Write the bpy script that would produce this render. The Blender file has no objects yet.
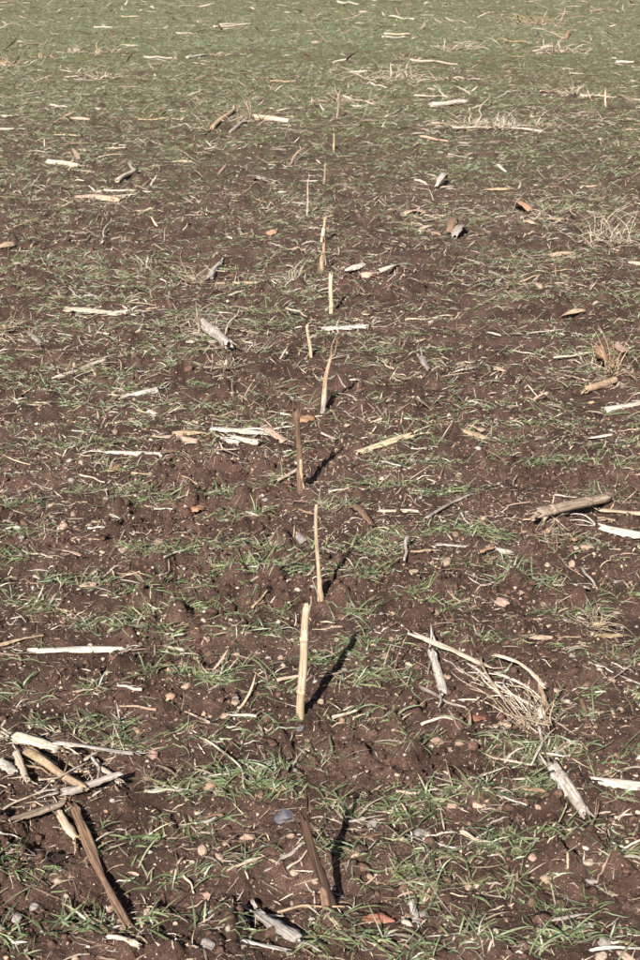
import bpy, math, random
import numpy as np
from mathutils import Vector, Matrix

R = random.Random(7)
NR = np.random.default_rng(11)
scene = bpy.context.scene
COL = scene.collection

# ------------------------------------------------------------------ camera
CAM_H, FPX, HORIZON = 1.35, 1200.0, -70.0          # metres; focal length and horizon row for a 640 x 960 frame
PITCH = math.atan((480.0 - HORIZON) / FPX)
cam_d = bpy.data.cameras.new('camera')
cam = bpy.data.objects.new('camera', cam_d); COL.objects.link(cam)
cam.location = (0, 0, CAM_H)
cam.rotation_euler = (math.pi / 2 - PITCH, 0, 0)
cam_d.sensor_fit = 'VERTICAL'; cam_d.sensor_height = 22.3
cam_d.lens = FPX / 960.0 * 22.3
cam_d.clip_start = 0.05; cam_d.clip_end = 5000
cam_d.dof.use_dof = True; cam_d.dof.focus_distance = 2.3; cam_d.dof.aperture_fstop = 16.0
scene.camera = cam

# ------------------------------------------------------------------ sky, sun, exposure
SUN_EL, SUN_AZ = math.radians(38), math.radians(19)   # the sun stands behind the camera, a little to its left
w = bpy.data.worlds.new('World'); scene.world = w; w.use_nodes = True
nt = w.node_tree
sky = nt.nodes.new('ShaderNodeTexSky'); sky.sky_type = 'NISHITA'; sky.sun_disc = False
sky.sun_elevation = SUN_EL; sky.sun_rotation = math.pi + SUN_AZ
nt.links.new(sky.outputs[0], nt.nodes['Background'].inputs[0])
nt.nodes['Background'].inputs[1].default_value = 0.05
sun_d = bpy.data.lights.new('sun', 'SUN'); sun_d.energy = 5.0; sun_d.angle = math.radians(0.53)
sun_d.color = (1.0, 0.98, 0.945)
sun = bpy.data.objects.new('sun', sun_d); COL.objects.link(sun)
to_sun = Vector((-math.sin(SUN_AZ) * math.cos(SUN_EL), -math.cos(SUN_AZ) * math.cos(SUN_EL), math.sin(SUN_EL)))
sun.rotation_euler = to_sun.to_track_quat('Z', 'Y').to_euler()
sun.location = to_sun * 30
scene.view_settings.view_transform = 'Standard'; scene.view_settings.look = 'None'
scene.view_settings.gamma = 1; scene.view_settings.use_curve_mapping = False
scene.view_settings.exposure = 1.12
scene.render.engine = 'CYCLES'
scene.cycles.max_bounces = 4; scene.cycles.diffuse_bounces = 2; scene.cycles.glossy_bounces = 1
scene.cycles.transmission_bounces = 2; scene.cycles.transparent_max_bounces = 4

# ------------------------------------------------------------------ noise
def _hash(ix, iy, s):
    h = (ix.astype(np.int64) * 374761393 + iy.astype(np.int64) * 668265263 + s * 1274126177) & 0x7fffffff
    h = ((h ^ (h >> 13)) * 1103515245) & 0x7fffffff
    h = ((h ^ (h >> 15)) * 12345793) & 0x7fffffff
    return ((h ^ (h >> 16)) & 0xffffff) / float(0xffffff)

def vnoise(x, y, s=0):                               # value noise, -1..1
    x0 = np.floor(x); y0 = np.floor(y); fx = x - x0; fy = y - y0
    fx = fx * fx * (3 - 2 * fx); fy = fy * fy * (3 - 2 * fy)
    a = _hash(x0, y0, s); b = _hash(x0 + 1, y0, s); c = _hash(x0, y0 + 1, s); d = _hash(x0 + 1, y0 + 1, s)
    return 2 * ((a * (1 - fx) + b * fx) * (1 - fy) + (c * (1 - fx) + d * fx) * fy) - 1

def worley(x, y, s=0):                               # distance to the nearest cell point, and that cell's own number
    x0 = np.floor(x); y0 = np.floor(y)
    best = np.full(x.shape, 9.0); cid = np.zeros(x.shape)
    for dx in (-1, 0, 1):
        for dy in (-1, 0, 1):
            cx, cy = x0 + dx, y0 + dy
            px = cx + _hash(cx, cy, s + 1); py = cy + _hash(cx, cy, s + 2)
            d = np.hypot(px - x, py - y)
            m = d < best
            best = np.where(m, d, best); cid = np.where(m, _hash(cx, cy, s + 3), cid)
    return best, cid

def smooth(a, b, v):
    t = np.clip((v - a) / (b - a), 0, 1); return t * t * (3 - 2 * t)

ROW_GAP, ROW_0 = 0.165, 1.313                        # drill rows of the young cereal run across the view
DENTS = []                                           # (x, y, radius, depth) footprints and holes in the soil

def height(x, y):
    x = np.asarray(x, float); y = np.asarray(y, float)
    d = np.hypot(x, y)
    h = 0.020 * vnoise(x * 0.7, y * 0.7, 1) + 0.013 * vnoise(x * 2.6, y * 2.9, 2)
    near = 1 - smooth(9, 22, d); fine = 1 - smooth(4, 9, d)
    wob = 0.02 * vnoise(x * 2.2, y * 0.8, 3)
    h = h + near * 0.005 * np.cos((y + wob - ROW_0) / ROW_GAP * 2 * math.pi)
    rough = 0.45 + 0.9 * smooth(-0.35, 0.5, vnoise(x * 3.4, y * 3.4, 4) + 0.4 * vnoise(x * 9, y * 9, 5))
    xx = x + 0.012 * vnoise(x * 40, y * 40, 6); yy = y + 0.012 * vnoise(x * 40, y * 40, 7)
    f1, c1 = worley(xx / 0.075, yy / 0.075, 10)
    h = h + near * rough * 0.060 * np.maximum(0, 0.52 - f1) * smooth(0.4, 0.85, c1)
    f2, c2 = worley(xx / 0.030, yy / 0.030, 20)
    h = h + fine * rough * 0.024 * np.maximum(0, 0.8 - f2) * (0.2 + 0.8 * c2)
    f3, c3 = worley(x / 0.013, y / 0.013, 30)
    h = h + fine * rough * 0.0105 * np.maximum(0, 0.8 - f3) * (0.2 + 0.8 * c3)
    h = h + fine * 0.003 * vnoise(x * 150, y * 150, 8)
    for (dx, dy, r, dep) in DENTS:
        h = h + dep * np.exp(-((x - dx) ** 2 + (y - dy) ** 2) / (r * r))
    return h

def hz(x, y): return float(height(np.array([x]), np.array([y]))[0])

CP, SP = math.cos(PITCH), math.sin(PITCH)
def ray(px, py):
    u, v = (px - 320) / FPX, (480 - py) / FPX        # camera axes: right, up, forward
    return Vector((u, CP + v * SP, -SP + v * CP))
def at(px, py):
    d = ray(px, py); z = 0.0
    for _ in range(5):
        t = (z - CAM_H) / d.z; z = 0.5 * z + 0.5 * hz(d.x * t, d.y * t)
    t = (z - CAM_H) / d.z
    return Vector((d.x * t, d.y * t, z))
def metre(p):                                        # metres covered by one pixel of the 640-wide frame at a point
    return (p.y * CP + (CAM_H - p.z) * SP) / FPX

for (px, py, r, dep) in [(268, 900, .055, -.030), (245, 925, .05, -.02), (235, 888, .04, .012), (40, 850, .07, -.022), (100, 905, .06, -.015),
                         (52, 622, .05, -.015), (110, 352, .10, -.02), (100, 690, .10, -.006), (200, 405, .1, -.015), (180, 320, .12, -.012),
                         (301, 720, .030, .010), (319, 603, .03, .010), (301, 492, .035, .010), (321, 416, .035, .010), (331, 916, .03, .008),
                         (375, 800, .05, -.008), (500, 405, .12, -.012), (560, 690, .10, -.008)]:
    d = ray(px, py); t = -CAM_H / d.z
    DENTS.append((d.x * t, d.y * t, r, dep))

# ------------------------------------------------------------------ material helpers
def new_mat(name):
    m = bpy.data.materials.new(name); m.use_nodes = True
    return m, m.node_tree, m.node_tree.nodes['Principled BSDF']
def N(t, typ, **kw):
    n = t.nodes.new(typ)
    for k, v in kw.items():
        if k in n.inputs.keys() if hasattr(n.inputs, 'keys') else False: n.inputs[k].default_value = v
        else: setattr(n, k, v)
    return n
def noise(t, vec, scale, detail=3, rough=0.55):
    n = t.nodes.new('ShaderNodeTexNoise'); n.inputs['Scale'].default_value = scale
    n.inputs['Detail'].default_value = detail; n.inputs['Roughness'].default_value = rough
    if vec is not None: t.links.new(vec, n.inputs['Vector'])
    return n
def ramp(t, fac, stops):
    r = t.nodes.new('ShaderNodeValToRGB'); e = r.color_ramp.elements
    e[0].position = stops[0][0]; e[0].color = (*stops[0][1], 1); e[1].position = stops[-1][0]; e[1].color = (*stops[-1][1], 1)
    for p, c in stops[1:-1]:
        q = e.new(p); q.color = (*c, 1)
    t.links.new(fac, r.inputs[0]); return r.outputs[0]
def mixc(t, fac, a, b, mode='MIX'):
    m = t.nodes.new('ShaderNodeMix'); m.data_type = 'RGBA'; m.blend_type = mode
    for s, v in ((m.inputs[0], fac), (m.inputs[6], a), (m.inputs[7], b)):
        if isinstance(v, (int, float)): s.default_value = v
        elif isinstance(v, tuple): s.default_value = (*v, 1)
        else: t.links.new(v, s)
    return m.outputs[2]
def math_n(t, op, a, b=0.0):
    m = t.nodes.new('ShaderNodeMath'); m.operation = op
    for s, v in ((m.inputs[0], a), (m.inputs[1], b)):
        if isinstance(v, (int, float)): s.default_value = v
        else: t.links.new(v, s)
    return m.outputs[0]
def bump(t, hgt, dist, strength, bsdf):
    b = t.nodes.new('ShaderNodeBump'); b.inputs['Distance'].default_value = dist; b.inputs['Strength'].default_value = strength
    t.links.new(hgt, b.inputs['Height']); t.links.new(b.outputs[0], bsdf.inputs['Normal'])

def soil_material():
    m, t, b = new_mat('soil')
    tc = t.nodes.new('ShaderNodeTexCoord'); v = tc.outputs['Object']
    big = noise(t, v, 1.6, 4); mid = noise(t, v, 22, 5, 0.65); fin = noise(t, v, 260, 4, 0.7)
    c = ramp(t, mid.outputs[0], [(0.25, (0.036, 0.0195, 0.0135)), (0.5, (0.084, 0.046, 0.032)), (0.78, (0.165, 0.097, 0.068))])
    c = mixc(t, math_n(t, 'MULTIPLY', big.outputs[0], 0.55), c, (0.098, 0.056, 0.042))
    damp = ramp(t, noise(t, v, 4.5, 5, 0.6).outputs[0], [(0.42, (0.66, 0.64, 0.62)), (0.58, (1.08, 1.08, 1.08))])
    c = mixc(t, 1.0, c, damp, 'MULTIPLY')
    fr = ramp(t, fin.outputs[0], [(0.3, (0.5, 0.48, 0.46)), (0.52, (1, 1, 1)), (0.8, (1.6, 1.55, 1.5))])
    c = mixc(t, 1.0, c, fr, 'MULTIPLY')
    # scattered grit and chaff too small to pick apart: pale flecks
    gather = ramp(t, noise(t, v, 9, 4, 0.7).outputs[0], [(0.38, (0.25, 0.25, 0.25)), (0.58, (1, 1, 1))])
    for sc, thr, col, amt in ((210, 0.18, (0.42, 0.32, 0.22), 0.80), (110, 0.13, (0.46, 0.37, 0.27), 0.9), (45, 0.09, (0.40, 0.30, 0.2), 0.9)):
        vo = t.nodes.new('ShaderNodeTexVoronoi'); vo.inputs['Scale'].default_value = sc; t.links.new(v, vo.inputs['Vector'])
        f = math_n(t, 'LESS_THAN', vo.outputs['Distance'], thr)
        pick = t.nodes.new('ShaderNodeSeparateColor'); t.links.new(vo.outputs['Color'], pick.inputs[0])
        f = math_n(t, 'MULTIPLY', f, math_n(t, 'GREATER_THAN', pick.outputs[0], 0.45))
        f = math_n(t, 'MULTIPLY', f, amt)
        f = math_n(t, 'MULTIPLY', f, gather)
        cc = mixc(t, pick.outputs[1], col, (0.26, 0.19, 0.14))
        c = mixc(t, f, c, cc)
    # beyond what can be picked apart the field reads as green cover
    sep = t.nodes.new('ShaderNodeSeparateXYZ'); t.links.new(v, sep.inputs[0])
    mr = t.nodes.new('ShaderNodeMapRange'); mr.inputs[1].default_value = 5; mr.inputs[2].default_value = 16; mr.inputs[4].default_value = 0.92; t.links.new(sep.outputs[1], mr.inputs[0])
    st_ = t.nodes.new('ShaderNodeMapping'); st_.inputs['Scale'].default_value = (1, 2.2, 1); t.links.new(v, st_.inputs['Vector'])
    g = ramp(t, noise(t, st_.outputs[0], 4.2, 9, 0.85).outputs[0], [(0.47, (0.095, 0.054, 0.036)), (0.52, (0.125, 0.148, 0.058)), (0.60, (0.165, 0.200, 0.078)), (0.69, (0.36, 0.31, 0.22))])
    c = mixc(t, mr.outputs[0], c, g)
    t.links.new(c, b.inputs['Base Color']); b.inputs['Roughness'].default_value = 0.93; b.inputs['Specular IOR Level'].default_value = 0.2
    hh = math_n(t, 'ADD', math_n(t, 'MULTIPLY', noise(t, v, 420, 3, 0.7).outputs[0], 0.5), noise(t, v, 130, 4, 0.7).outputs[0])
    bump(t, hh, 0.008, 1.0, b)
    return m

def fibre_material(name, light, mid, dark, stain, stain_amt=0.5, rough=0.7, soil_amt=0.6):
    """dry plant fibre: streaks along the local X axis, blotchy weathering, smears of soil"""
    m, t, b = new_mat(name)
    tc = t.nodes.new('ShaderNodeTexCoord'); oi = t.nodes.new('ShaderNodeObjectInfo')
    off = t.nodes.new('ShaderNodeVectorMath'); off.operation = 'ADD'
    sc = t.nodes.new('ShaderNodeVectorMath'); sc.operation = 'SCALE'; sc.inputs[0].default_value = (7, 3, 5)
    t.links.new(oi.outputs['Random'], sc.inputs['Scale'])
    t.links.new(tc.outputs['Object'], off.inputs[0]); t.links.new(sc.outputs[0], off.inputs[1]); v = off.outputs[0]
    mp = t.nodes.new('ShaderNodeMapping'); mp.inputs['Scale'].default_value = (9, 420, 420); t.links.new(v, mp.inputs['Vector'])
    st = noise(t, mp.outputs[0], 1.0, 4, 0.6)
    mp2 = t.nodes.new('ShaderNodeMapping'); mp2.inputs['Scale'].default_value = (14, 60, 60); t.links.new(v, mp2.inputs['Vector'])
    bl = noise(t, mp2.outputs[0], 1.0, 4, 0.6)
    c = ramp(t, st.outputs[0], [(0.36, dark), (0.5, mid), (0.62, light)])
    f = ramp(t, bl.outputs[0], [(0.5, (0, 0, 0)), (0.72, (1, 1, 1))])
    c = mixc(t, math_n(t, 'MULTIPLY', f, stain_amt), c, stain)
    sn = noise(t, v, 95, 5, 0.7)
    f2 = ramp(t, sn.outputs[0], [(0.5, (0, 0, 0)), (0.66, (1, 1, 1))])
    c = mixc(t, math_n(t, 'MULTIPLY', f2, soil_amt), c, (0.075, 0.045, 0.03))
    hv = t.nodes.new('ShaderNodeHueSaturation'); t.links.new(c, hv.inputs['Color'])
    vr = t.nodes.new('ShaderNodeMapRange'); vr.inputs[3].default_value = 0.78; vr.inputs[4].default_value = 1.12
    t.links.new(oi.outputs['Random'], vr.inputs[0]); t.links.new(vr.outputs[0], hv.inputs['Value'])
    t.links.new(hv.outputs[0], b.inputs['Base Color']); b.inputs['Roughness'].default_value = rough
    b.inputs['Specular IOR Level'].default_value = 0.3
    bump(t, st.outputs[0], 0.0012, 0.7, b)
    return m

def stone_material(name, a, c2, soil_amt=0.5):
    m, t, b = new_mat(name)
    tc = t.nodes.new('ShaderNodeTexCoord'); oi = t.nodes.new('ShaderNodeObjectInfo')
    off = t.nodes.new('ShaderNodeVectorMath'); off.operation = 'ADD'; t.links.new(tc.outputs['Object'], off.inputs[0])
    cmb = t.nodes.new('ShaderNodeVectorMath'); cmb.operation = 'SCALE'; cmb.inputs[0].default_value = (3, 5, 7)
    t.links.new(oi.outputs['Random'], cmb.inputs['Scale']); t.links.new(cmb.outputs[0], off.inputs[1]); v = off.outputs[0]
    n1 = noise(t, v, 2.2, 6, 0.68)
    c = ramp(t, n1.outputs[0], [(0.3, a), (0.7, c2)])
    f = ramp(t, noise(t, v, 3.1, 6, 0.72).outputs[0], [(0.5, (0, 0, 0)), (0.62, (1, 1, 1))])
    c = mixc(t, math_n(t, 'MULTIPLY', f, soil_amt), c, (0.085, 0.052, 0.036))
    t.links.new(c, b.inputs['Base Color']); b.inputs['Roughness'].default_value = 0.85; b.inputs['Specular IOR Level'].default_value = 0.25
    bump(t, n1.outputs[0], 0.002, 0.6, b)
    return m

def tint_material(name, rough=0.6, trans=0.0, streak=0.0, spec=0.3):
    m, t, b = new_mat(name)
    at_ = t.nodes.new('ShaderNodeAttribute'); at_.attribute_name = 'tint'
    c = at_.outputs['Color']
    if streak:
        tc = t.nodes.new('ShaderNodeTexCoord')
        f = ramp(t, noise(t, tc.outputs['Object'], 240, 3).outputs[0], [(0.35, (1 - streak,) * 3), (0.65, (1 + streak * 0.5,) * 3)])
        c = mixc(t, 1.0, c, f, 'MULTIPLY')
    t.links.new(c, b.inputs['Base Color']); b.inputs['Roughness'].default_value = rough; b.inputs['Specular IOR Level'].default_value = spec
    if trans:
        tr = t.nodes.new('ShaderNodeBsdfTranslucent'); t.links.new(c, tr.inputs['Color'])
        mx = t.nodes.new('ShaderNodeMixShader'); mx.inputs[0].default_value = trans
        t.links.new(b.outputs[0], mx.inputs[1]); t.links.new(tr.outputs[0], mx.inputs[2])
        t.links.new(mx.outputs[0], t.nodes['Material Output'].inputs[0])
    return m

SOIL = soil_material()
M = {
 'pale':   fibre_material('pale_straw', (0.60, 0.50, 0.38), (0.47, 0.375, 0.27), (0.24, 0.17, 0.11), (0.28, 0.20, 0.135), 0.6),
 'white':  fibre_material('bleached_straw', (0.62, 0.56, 0.47), (0.50, 0.43, 0.34), (0.24, 0.19, 0.14), (0.36, 0.27, 0.19), 0.55, soil_amt=0.45),
 'yellow': fibre_material('yellow_straw', (0.59, 0.47, 0.32), (0.46, 0.345, 0.215), (0.24, 0.16, 0.09), (0.30, 0.22, 0.15), 0.6, soil_amt=0.25),
 'tan':    fibre_material('tan_straw', (0.50, 0.36, 0.22), (0.37, 0.25, 0.145), (0.20, 0.125, 0.07), (0.17, 0.11, 0.07), 0.6),
 'grey':   fibre_material('weathered_grey_straw', (0.44, 0.38, 0.32), (0.31, 0.26, 0.215), (0.15, 0.115, 0.09), (0.22, 0.17, 0.13), 0.5),
 'silver': fibre_material('silver_straw', (0.50, 0.45, 0.39), (0.37, 0.32, 0.27), (0.17, 0.135, 0.11), (0.33, 0.25, 0.18), 0.5),
 'bark':   fibre_material('bark_brown_straw', (0.40, 0.30, 0.21), (0.28, 0.20, 0.135), (0.13, 0.09, 0.06), (0.22, 0.18, 0.15), 0.6),
 'brown':  fibre_material('rotten_brown_straw', (0.26, 0.155, 0.09), (0.165, 0.095, 0.055), (0.07, 0.04, 0.025), (0.36, 0.23, 0.12), 0.4),
 'dark':   fibre_material('dark_rotten_straw', (0.10, 0.055, 0.034), (0.052, 0.029, 0.019), (0.022, 0.013, 0.009), (0.17, 0.085, 0.045), 0.4),
 'orange': fibre_material('orange_husk', (0.44, 0.25, 0.14), (0.33, 0.17, 0.09), (0.22, 0.10, 0.05), (0.45, 0.29, 0.17), 0.5),
 'rust':   fibre_material('rusty_leaf', (0.33, 0.13, 0.075), (0.24, 0.09, 0.055), (0.13, 0.05, 0.035), (0.28, 0.15, 0.09), 0.4),
 'pink':   fibre_material('pinkish_husk', (0.55, 0.37, 0.26), (0.43, 0.28, 0.19), (0.25, 0.15, 0.10), (0.52, 0.40, 0.28), 0.5),
 'pith':   fibre_material('stalk_pith', (0.74, 0.62, 0.44), (0.60, 0.48, 0.32), (0.36, 0.26, 0.16), (0.30, 0.2, 0.12), 0.5),
 'root':   fibre_material('dry_root', (0.50, 0.40, 0.28), (0.36, 0.27, 0.175), (0.16, 0.105, 0.065), (0.11, 0.07, 0.045), 0.6),
 's_tan':  stone_material('tan_stone', (0.22, 0.15, 0.10), (0.40, 0.29, 0.195), 0.6),
 's_pink': stone_material('pinkish_stone', (0.27, 0.165, 0.115), (0.45, 0.30, 0.215), 0.6),
 's_grey': stone_material('grey_stone', (0.17, 0.14, 0.12), (0.31, 0.265, 0.235), 0.6),
 's_pale': stone_material('pale_stone', (0.26, 0.19, 0.135), (0.44, 0.34, 0.245), 0.65),
 's_dark': stone_material('dark_stone', (0.06, 0.058, 0.062), (0.13, 0.125, 0.13), 0.2),
 's_brown': stone_material('brown_stone', (0.17, 0.10, 0.07), (0.28, 0.18, 0.125), 0.5),
}

# ------------------------------------------------------------------ object helpers
def tag(o, label, cat, group=None):
    o['label'] = label; o['category'] = cat
    if group: o['group'] = group
    return o
def mesh(name, verts, faces, mat, smooth_=True):
    me = bpy.data.meshes.new(name); me.from_pydata([tuple(map(float, v)) for v in verts], [], faces)
    me.materials.append(mat)
    if smooth_: me.polygons.foreach_set('use_smooth', [True] * len(me.polygons))
    me.update(); return me
def obj(name, me, parent=None):
    o = bpy.data.objects.new(name, me); COL.objects.link(o)
    if parent is not None: o.parent = parent
    return o
def big_mesh(name, verts, quads, tris, tint, mat, smooth_=False):
    """one joined mesh from arrays: verts (n,3), quads (a,4), tris (b,3), a colour for each vertex"""
    me = bpy.data.meshes.new(name)
    nq, ntr = len(quads), len(tris)
    me.vertices.add(len(verts)); me.vertices.foreach_set('co', np.asarray(verts, np.float32).ravel())
    loops = np.concatenate([np.asarray(quads, np.int32).ravel(), np.asarray(tris, np.int32).ravel()])
    me.loops.add(len(loops)); me.loops.foreach_set('vertex_index', loops)
    me.polygons.add(nq + ntr)
    starts = np.concatenate([np.arange(nq) * 4, nq * 4 + np.arange(ntr) * 3]).astype(np.int32)
    me.polygons.foreach_set('loop_start', starts)
    if smooth_: me.polygons.foreach_set('use_smooth', np.ones(nq + ntr, bool))
    if tint is not None:
        a = me.attributes.new('tint', 'FLOAT_COLOR', 'POINT')
        a.data.foreach_set('color', np.concatenate([tint, np.ones((len(tint), 1))], 1).astype(np.float32).ravel())
    me.materials.append(mat); me.update(calc_edges=True); me.validate()
    return obj(name, me)

# ------------------------------------------------------------------ the ground: one sheet, finest where it is nearest
def make_ground():
    ys = [-400, -120, -40, -14, -5, -2, -0.8, -0.2, 0.15, 0.4, 0.6, 0.75, 0.87]
    y = 0.95
    while y < 42:
        ys.append(y); y += min(0.0013 * (y * y + CAM_H ** 2) / CAM_H, 0.011 * y)
    ys += [44, 47, 52, 60, 75, 100, 150, 240, 420, 800, 1500, 3000]
    ys = np.array(ys)
    core = np.linspace(-1, 1, 311)
    wing = np.concatenate([np.linspace(1.013, 2.0, 62), [2.03, 2.07, 2.13, 2.2, 2.3, 2.5, 2.8, 3.2, 3.8, 5, 9, 20]])
    u = np.concatenate([-wing[::-1], core, wing])
    half = np.clip(0.24 + 0.262 * np.clip(ys, 0.6, None), None, 60)
    X = u[None, :] * half[:, None]
    X = X + np.sign(u)[None, :] * np.where(np.abs(u) > 4, 400 * (np.abs(u) / 9) ** 2, 0)[None, :]
    Y = np.repeat(ys[:, None], len(u), 1)
    Z = np.zeros_like(X)
    for i in range(0, len(ys), 100): Z[i:i + 100] = height(X[i:i + 100], Y[i:i + 100])
    nr, nc = X.shape
    idx = np.arange(nr * nc).reshape(nr, nc)
    q = np.stack([idx[:-1, :-1], idx[:-1, 1:], idx[1:, 1:], idx[1:, :-1]], -1).reshape(-1, 4)
    o = big_mesh('ground', np.stack([X, Y, Z], -1).reshape(-1, 3), q, np.zeros((0, 3), int), None, SOIL, True)
    o['kind'] = 'structure'; o['label'] = 'dark brown crumbly soil of a drilled field'
make_ground()

# ------------------------------------------------------------------ shapes of the dry maize residue (each along local +X)
def tube(L, r0, r1, rings, segs, rag=0.8, bend=0.0, wob=0.06, groove=0.15, hollow=True, seed=0, bend2=0.0):
    rr = random.Random(seed); V, F = [], []
    ph = rr.uniform(0, 6.28); cut0 = [rr.uniform(-rag, rag) for _ in range(segs)]; cut1 = [rr.uniform(-rag, rag) for _ in range(segs)]
    gph = rr.uniform(0, 6.28); wv = [rr.uniform(0, 6.28) for _ in range(4)]
    def centre(t):
        s = math.sin(math.pi * t)
        return bend * L * s + 0.012 * L * math.sin(5 * t + wv[0]) * (4 * t * (1 - t)), bend2 * L * s + 0.012 * L * math.sin(6 * t + wv[1]) * (4 * t * (1 - t))
    def ring(t, k, cuts, xoff):
        cy, cz = centre(t); r = (r0 + (r1 - r0) * t) * k * (1 + wob * math.sin(9 * t + wv[2]) + wob * 0.7 * math.sin(21 * t + wv[3]))
        st = len(V)
        for j in range(segs):
            a = 2 * math.pi * j / segs
            q = r * (1 - groove * max(0, math.cos(a - gph)) ** 4 + 0.05 * math.sin(3 * a + ph))
            V.append((t * L + cuts[j] * r0 + xoff, cy + q * math.cos(a), cz + q * math.sin(a)))
        return st
    zero = [0] * segs
    st = [ring(0, 1, cut0, 0)]
    for i in range(1, rings): st.append(ring(i / rings, 1, zero, 0))
    st.append(ring(1, 1, cut1, 0))
    dep = r0 * (1.2 if hollow else 0.1)
    i0 = ring(0, 0.72, cut0, 0); i00 = ring(0, 0.5, zero, dep); i1 = ring(1, 0.72, cut1, 0); i11 = ring(1, 0.5, zero, -dep)
    def br(a, b):
        for j in range(segs): F.append((a + j, a + (j + 1) % segs, b + (j + 1) % segs, b + j))
    for a, b in zip(st, st[1:]): br(b, a)
    br(st[0], i0); br(i0, i00); F.append(tuple(range(i00, i00 + segs)))
    br(i1, st[-1]); br(i11, i1); F.append(tuple(range(i11 + segs - 1, i11 - 1, -1)))
    return V, F, centre

def strip(L, W, n, m, curl=0.8, thick=0.0008, bend=0.0, twist=0.0, ripple=0.06, taper=(0.6, 0.4), rag=0.35, seed=0, side=0.0):
    """a leaf, husk or split rind: a shell of real thickness, curled across, bent along, with torn ends"""
    rr = random.Random(seed); ph = [rr.uniform(0, 6.28) for _ in range(6)]
    j0 = [rr.uniform(0, rag) for _ in range(m + 1)]; j1 = [rr.uniform(0, rag) for _ in range(m + 1)]
    ej = [[rr.uniform(0.66, 1.12) for _ in range(n + 1)] for _ in range(2)]
    V, F = [], []
    for s in (1, -1):
        for i in range(n + 1):
            t = i / n
            wd = W * (taper[0] + (1 - taper[0]) * min(1, t / 0.25)) * (taper[1] + (1 - taper[1]) * min(1, (1 - t) / 0.3))
            wd *= 1 + 0.10 * math.sin(7 * t + ph[0]) + 0.06 * math.sin(17 * t + ph[1])
            cu = curl * (1 + 0.35 * math.sin(4 * t + ph[2]))
            cy = side * L * math.sin(math.pi * t) + 0.02 * L * math.sin(5 * t + ph[5]); cz = bend * L * math.sin(math.pi * t)
            for j in range(m + 1):
                k = j / m * 2 - 1
                a = k * cu; rad = wd / 2 / max(0.2, cu)
                yy = rad * math.sin(a) * (ej[0][i] if j == 0 else ej[1][i] if j == m else 1); zz = rad * (math.cos(a) - 1) + ripple * W * math.sin(6 * t + 2.2 * k + ph[3]) * 0.5 + s * thick / 2
                tw = twist * (t - 0.5); yy, zz = yy * math.cos(tw) - zz * math.sin(tw), yy * math.sin(tw) + zz * math.cos(tw)
                xx = t * L
                if i == 0: xx += j0[j] * W
                if i == n: xx -= j1[j] * W
                V.append((xx, cy + yy, cz + zz))
    w1 = m + 1; o2 = (n + 1) * w1
    for i in range(n):
        for j in range(m):
            a = i * w1 + j
            F.append((a, a + w1, a + w1 + 1, a + 1)); F.append((o2 + a, o2 + a + 1, o2 + a + w1 + 1, o2 + a + w1))
    for i in range(n):
        a = i * w1; F.append((a, o2 + a, o2 + a + w1, a + w1)); a = i * w1 + m; F.append((a, a + w1, o2 + a + w1, o2 + a))
    for j in range(m):
        F.append((j, j + 1, o2 + j + 1, o2 + j)); a = n * w1 + j; F.append((a, o2 + a, o2 + a + 1, a + 1))
    return V, F

def thread(pts, r0, r1, segs=4):
    """a thin tapering fibre or root along a list of points"""
    V, F = [], []; n = len(pts)
    for i, p in enumerate(pts):
        d = (Vector(pts[min(i + 1, n - 1)]) - Vector(pts[max(i - 1, 0)])).normalized()
        a = d.orthogonal().normalized(); b = d.cross(a); r = r0 + (r1 - r0) * i / (n - 1)
        for j in range(segs):
            an = 2 * math.pi * j / segs; V.append(tuple(Vector(p) + a * math.cos(an) * r + b * math.sin(an) * r))
    for i in range(n - 1):
        for j in range(segs): F.append((i * segs + j, i * segs + (j + 1) % segs, (i + 1) * segs + (j + 1) % segs, (i + 1) * segs + j))
    F.append(tuple(range(segs - 1, -1, -1))); F.append(tuple(range((n - 1) * segs, n * segs)))
    return V, F

def curve_pts(L, n, droop, curl, seed, kink=0.12):
    rr = random.Random(seed); p = Vector((0, 0, 0)); pts = [tuple(p)]; el = rr.uniform(-.2, .3); az = 0.0
    for i in range(n):
        az += curl / n + rr.uniform(-kink, kink); el -= droop / n; el += rr.uniform(-kink, kink) * 0.6
        p = p + Vector((math.cos(az) * math.cos(el), math.sin(az) * math.cos(el), math.sin(el))) * (L / n); pts.append(tuple(p))
    return pts

ROOT_ME = []
for s in range(10):
    V, F = thread(curve_pts(1.0, 10, R.uniform(0.2, 1.0), R.uniform(-2.2, 2.2), 500 + s, 0.42), 0.017, 0.004, 4)
    ROOT_ME.append(mesh('root', V, F, M['root']))
BLADE_ME = {}
def blade_meshes(matkey):
    if matkey not in BLADE_ME:
        BLADE_ME[matkey] = []
        for s in range(6):
            V, F = strip(1.0, 0.034, 9, 2, 0.7, 0.004, R.uniform(0.05, 0.22), R.uniform(-1, 1), 0.1, (0.8, 0.12), 0.2, 700 + s, R.uniform(-.1, .1))
            BLADE_ME[matkey].append(mesh('blade', V, F, M[matkey]))
    return BLADE_ME[matkey]

def x_frame(d, up=Vector((0, 0, 1)), roll=0.0):
    x = d.normalized(); y = up.cross(x)
    if y.length < 1e-3: y = Vector((0, 1, 0))
    y.normalize(); z = x.cross(y)
    return Matrix((x, y, z)).transposed() @ Matrix.Rotation(roll, 3, 'X')

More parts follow.
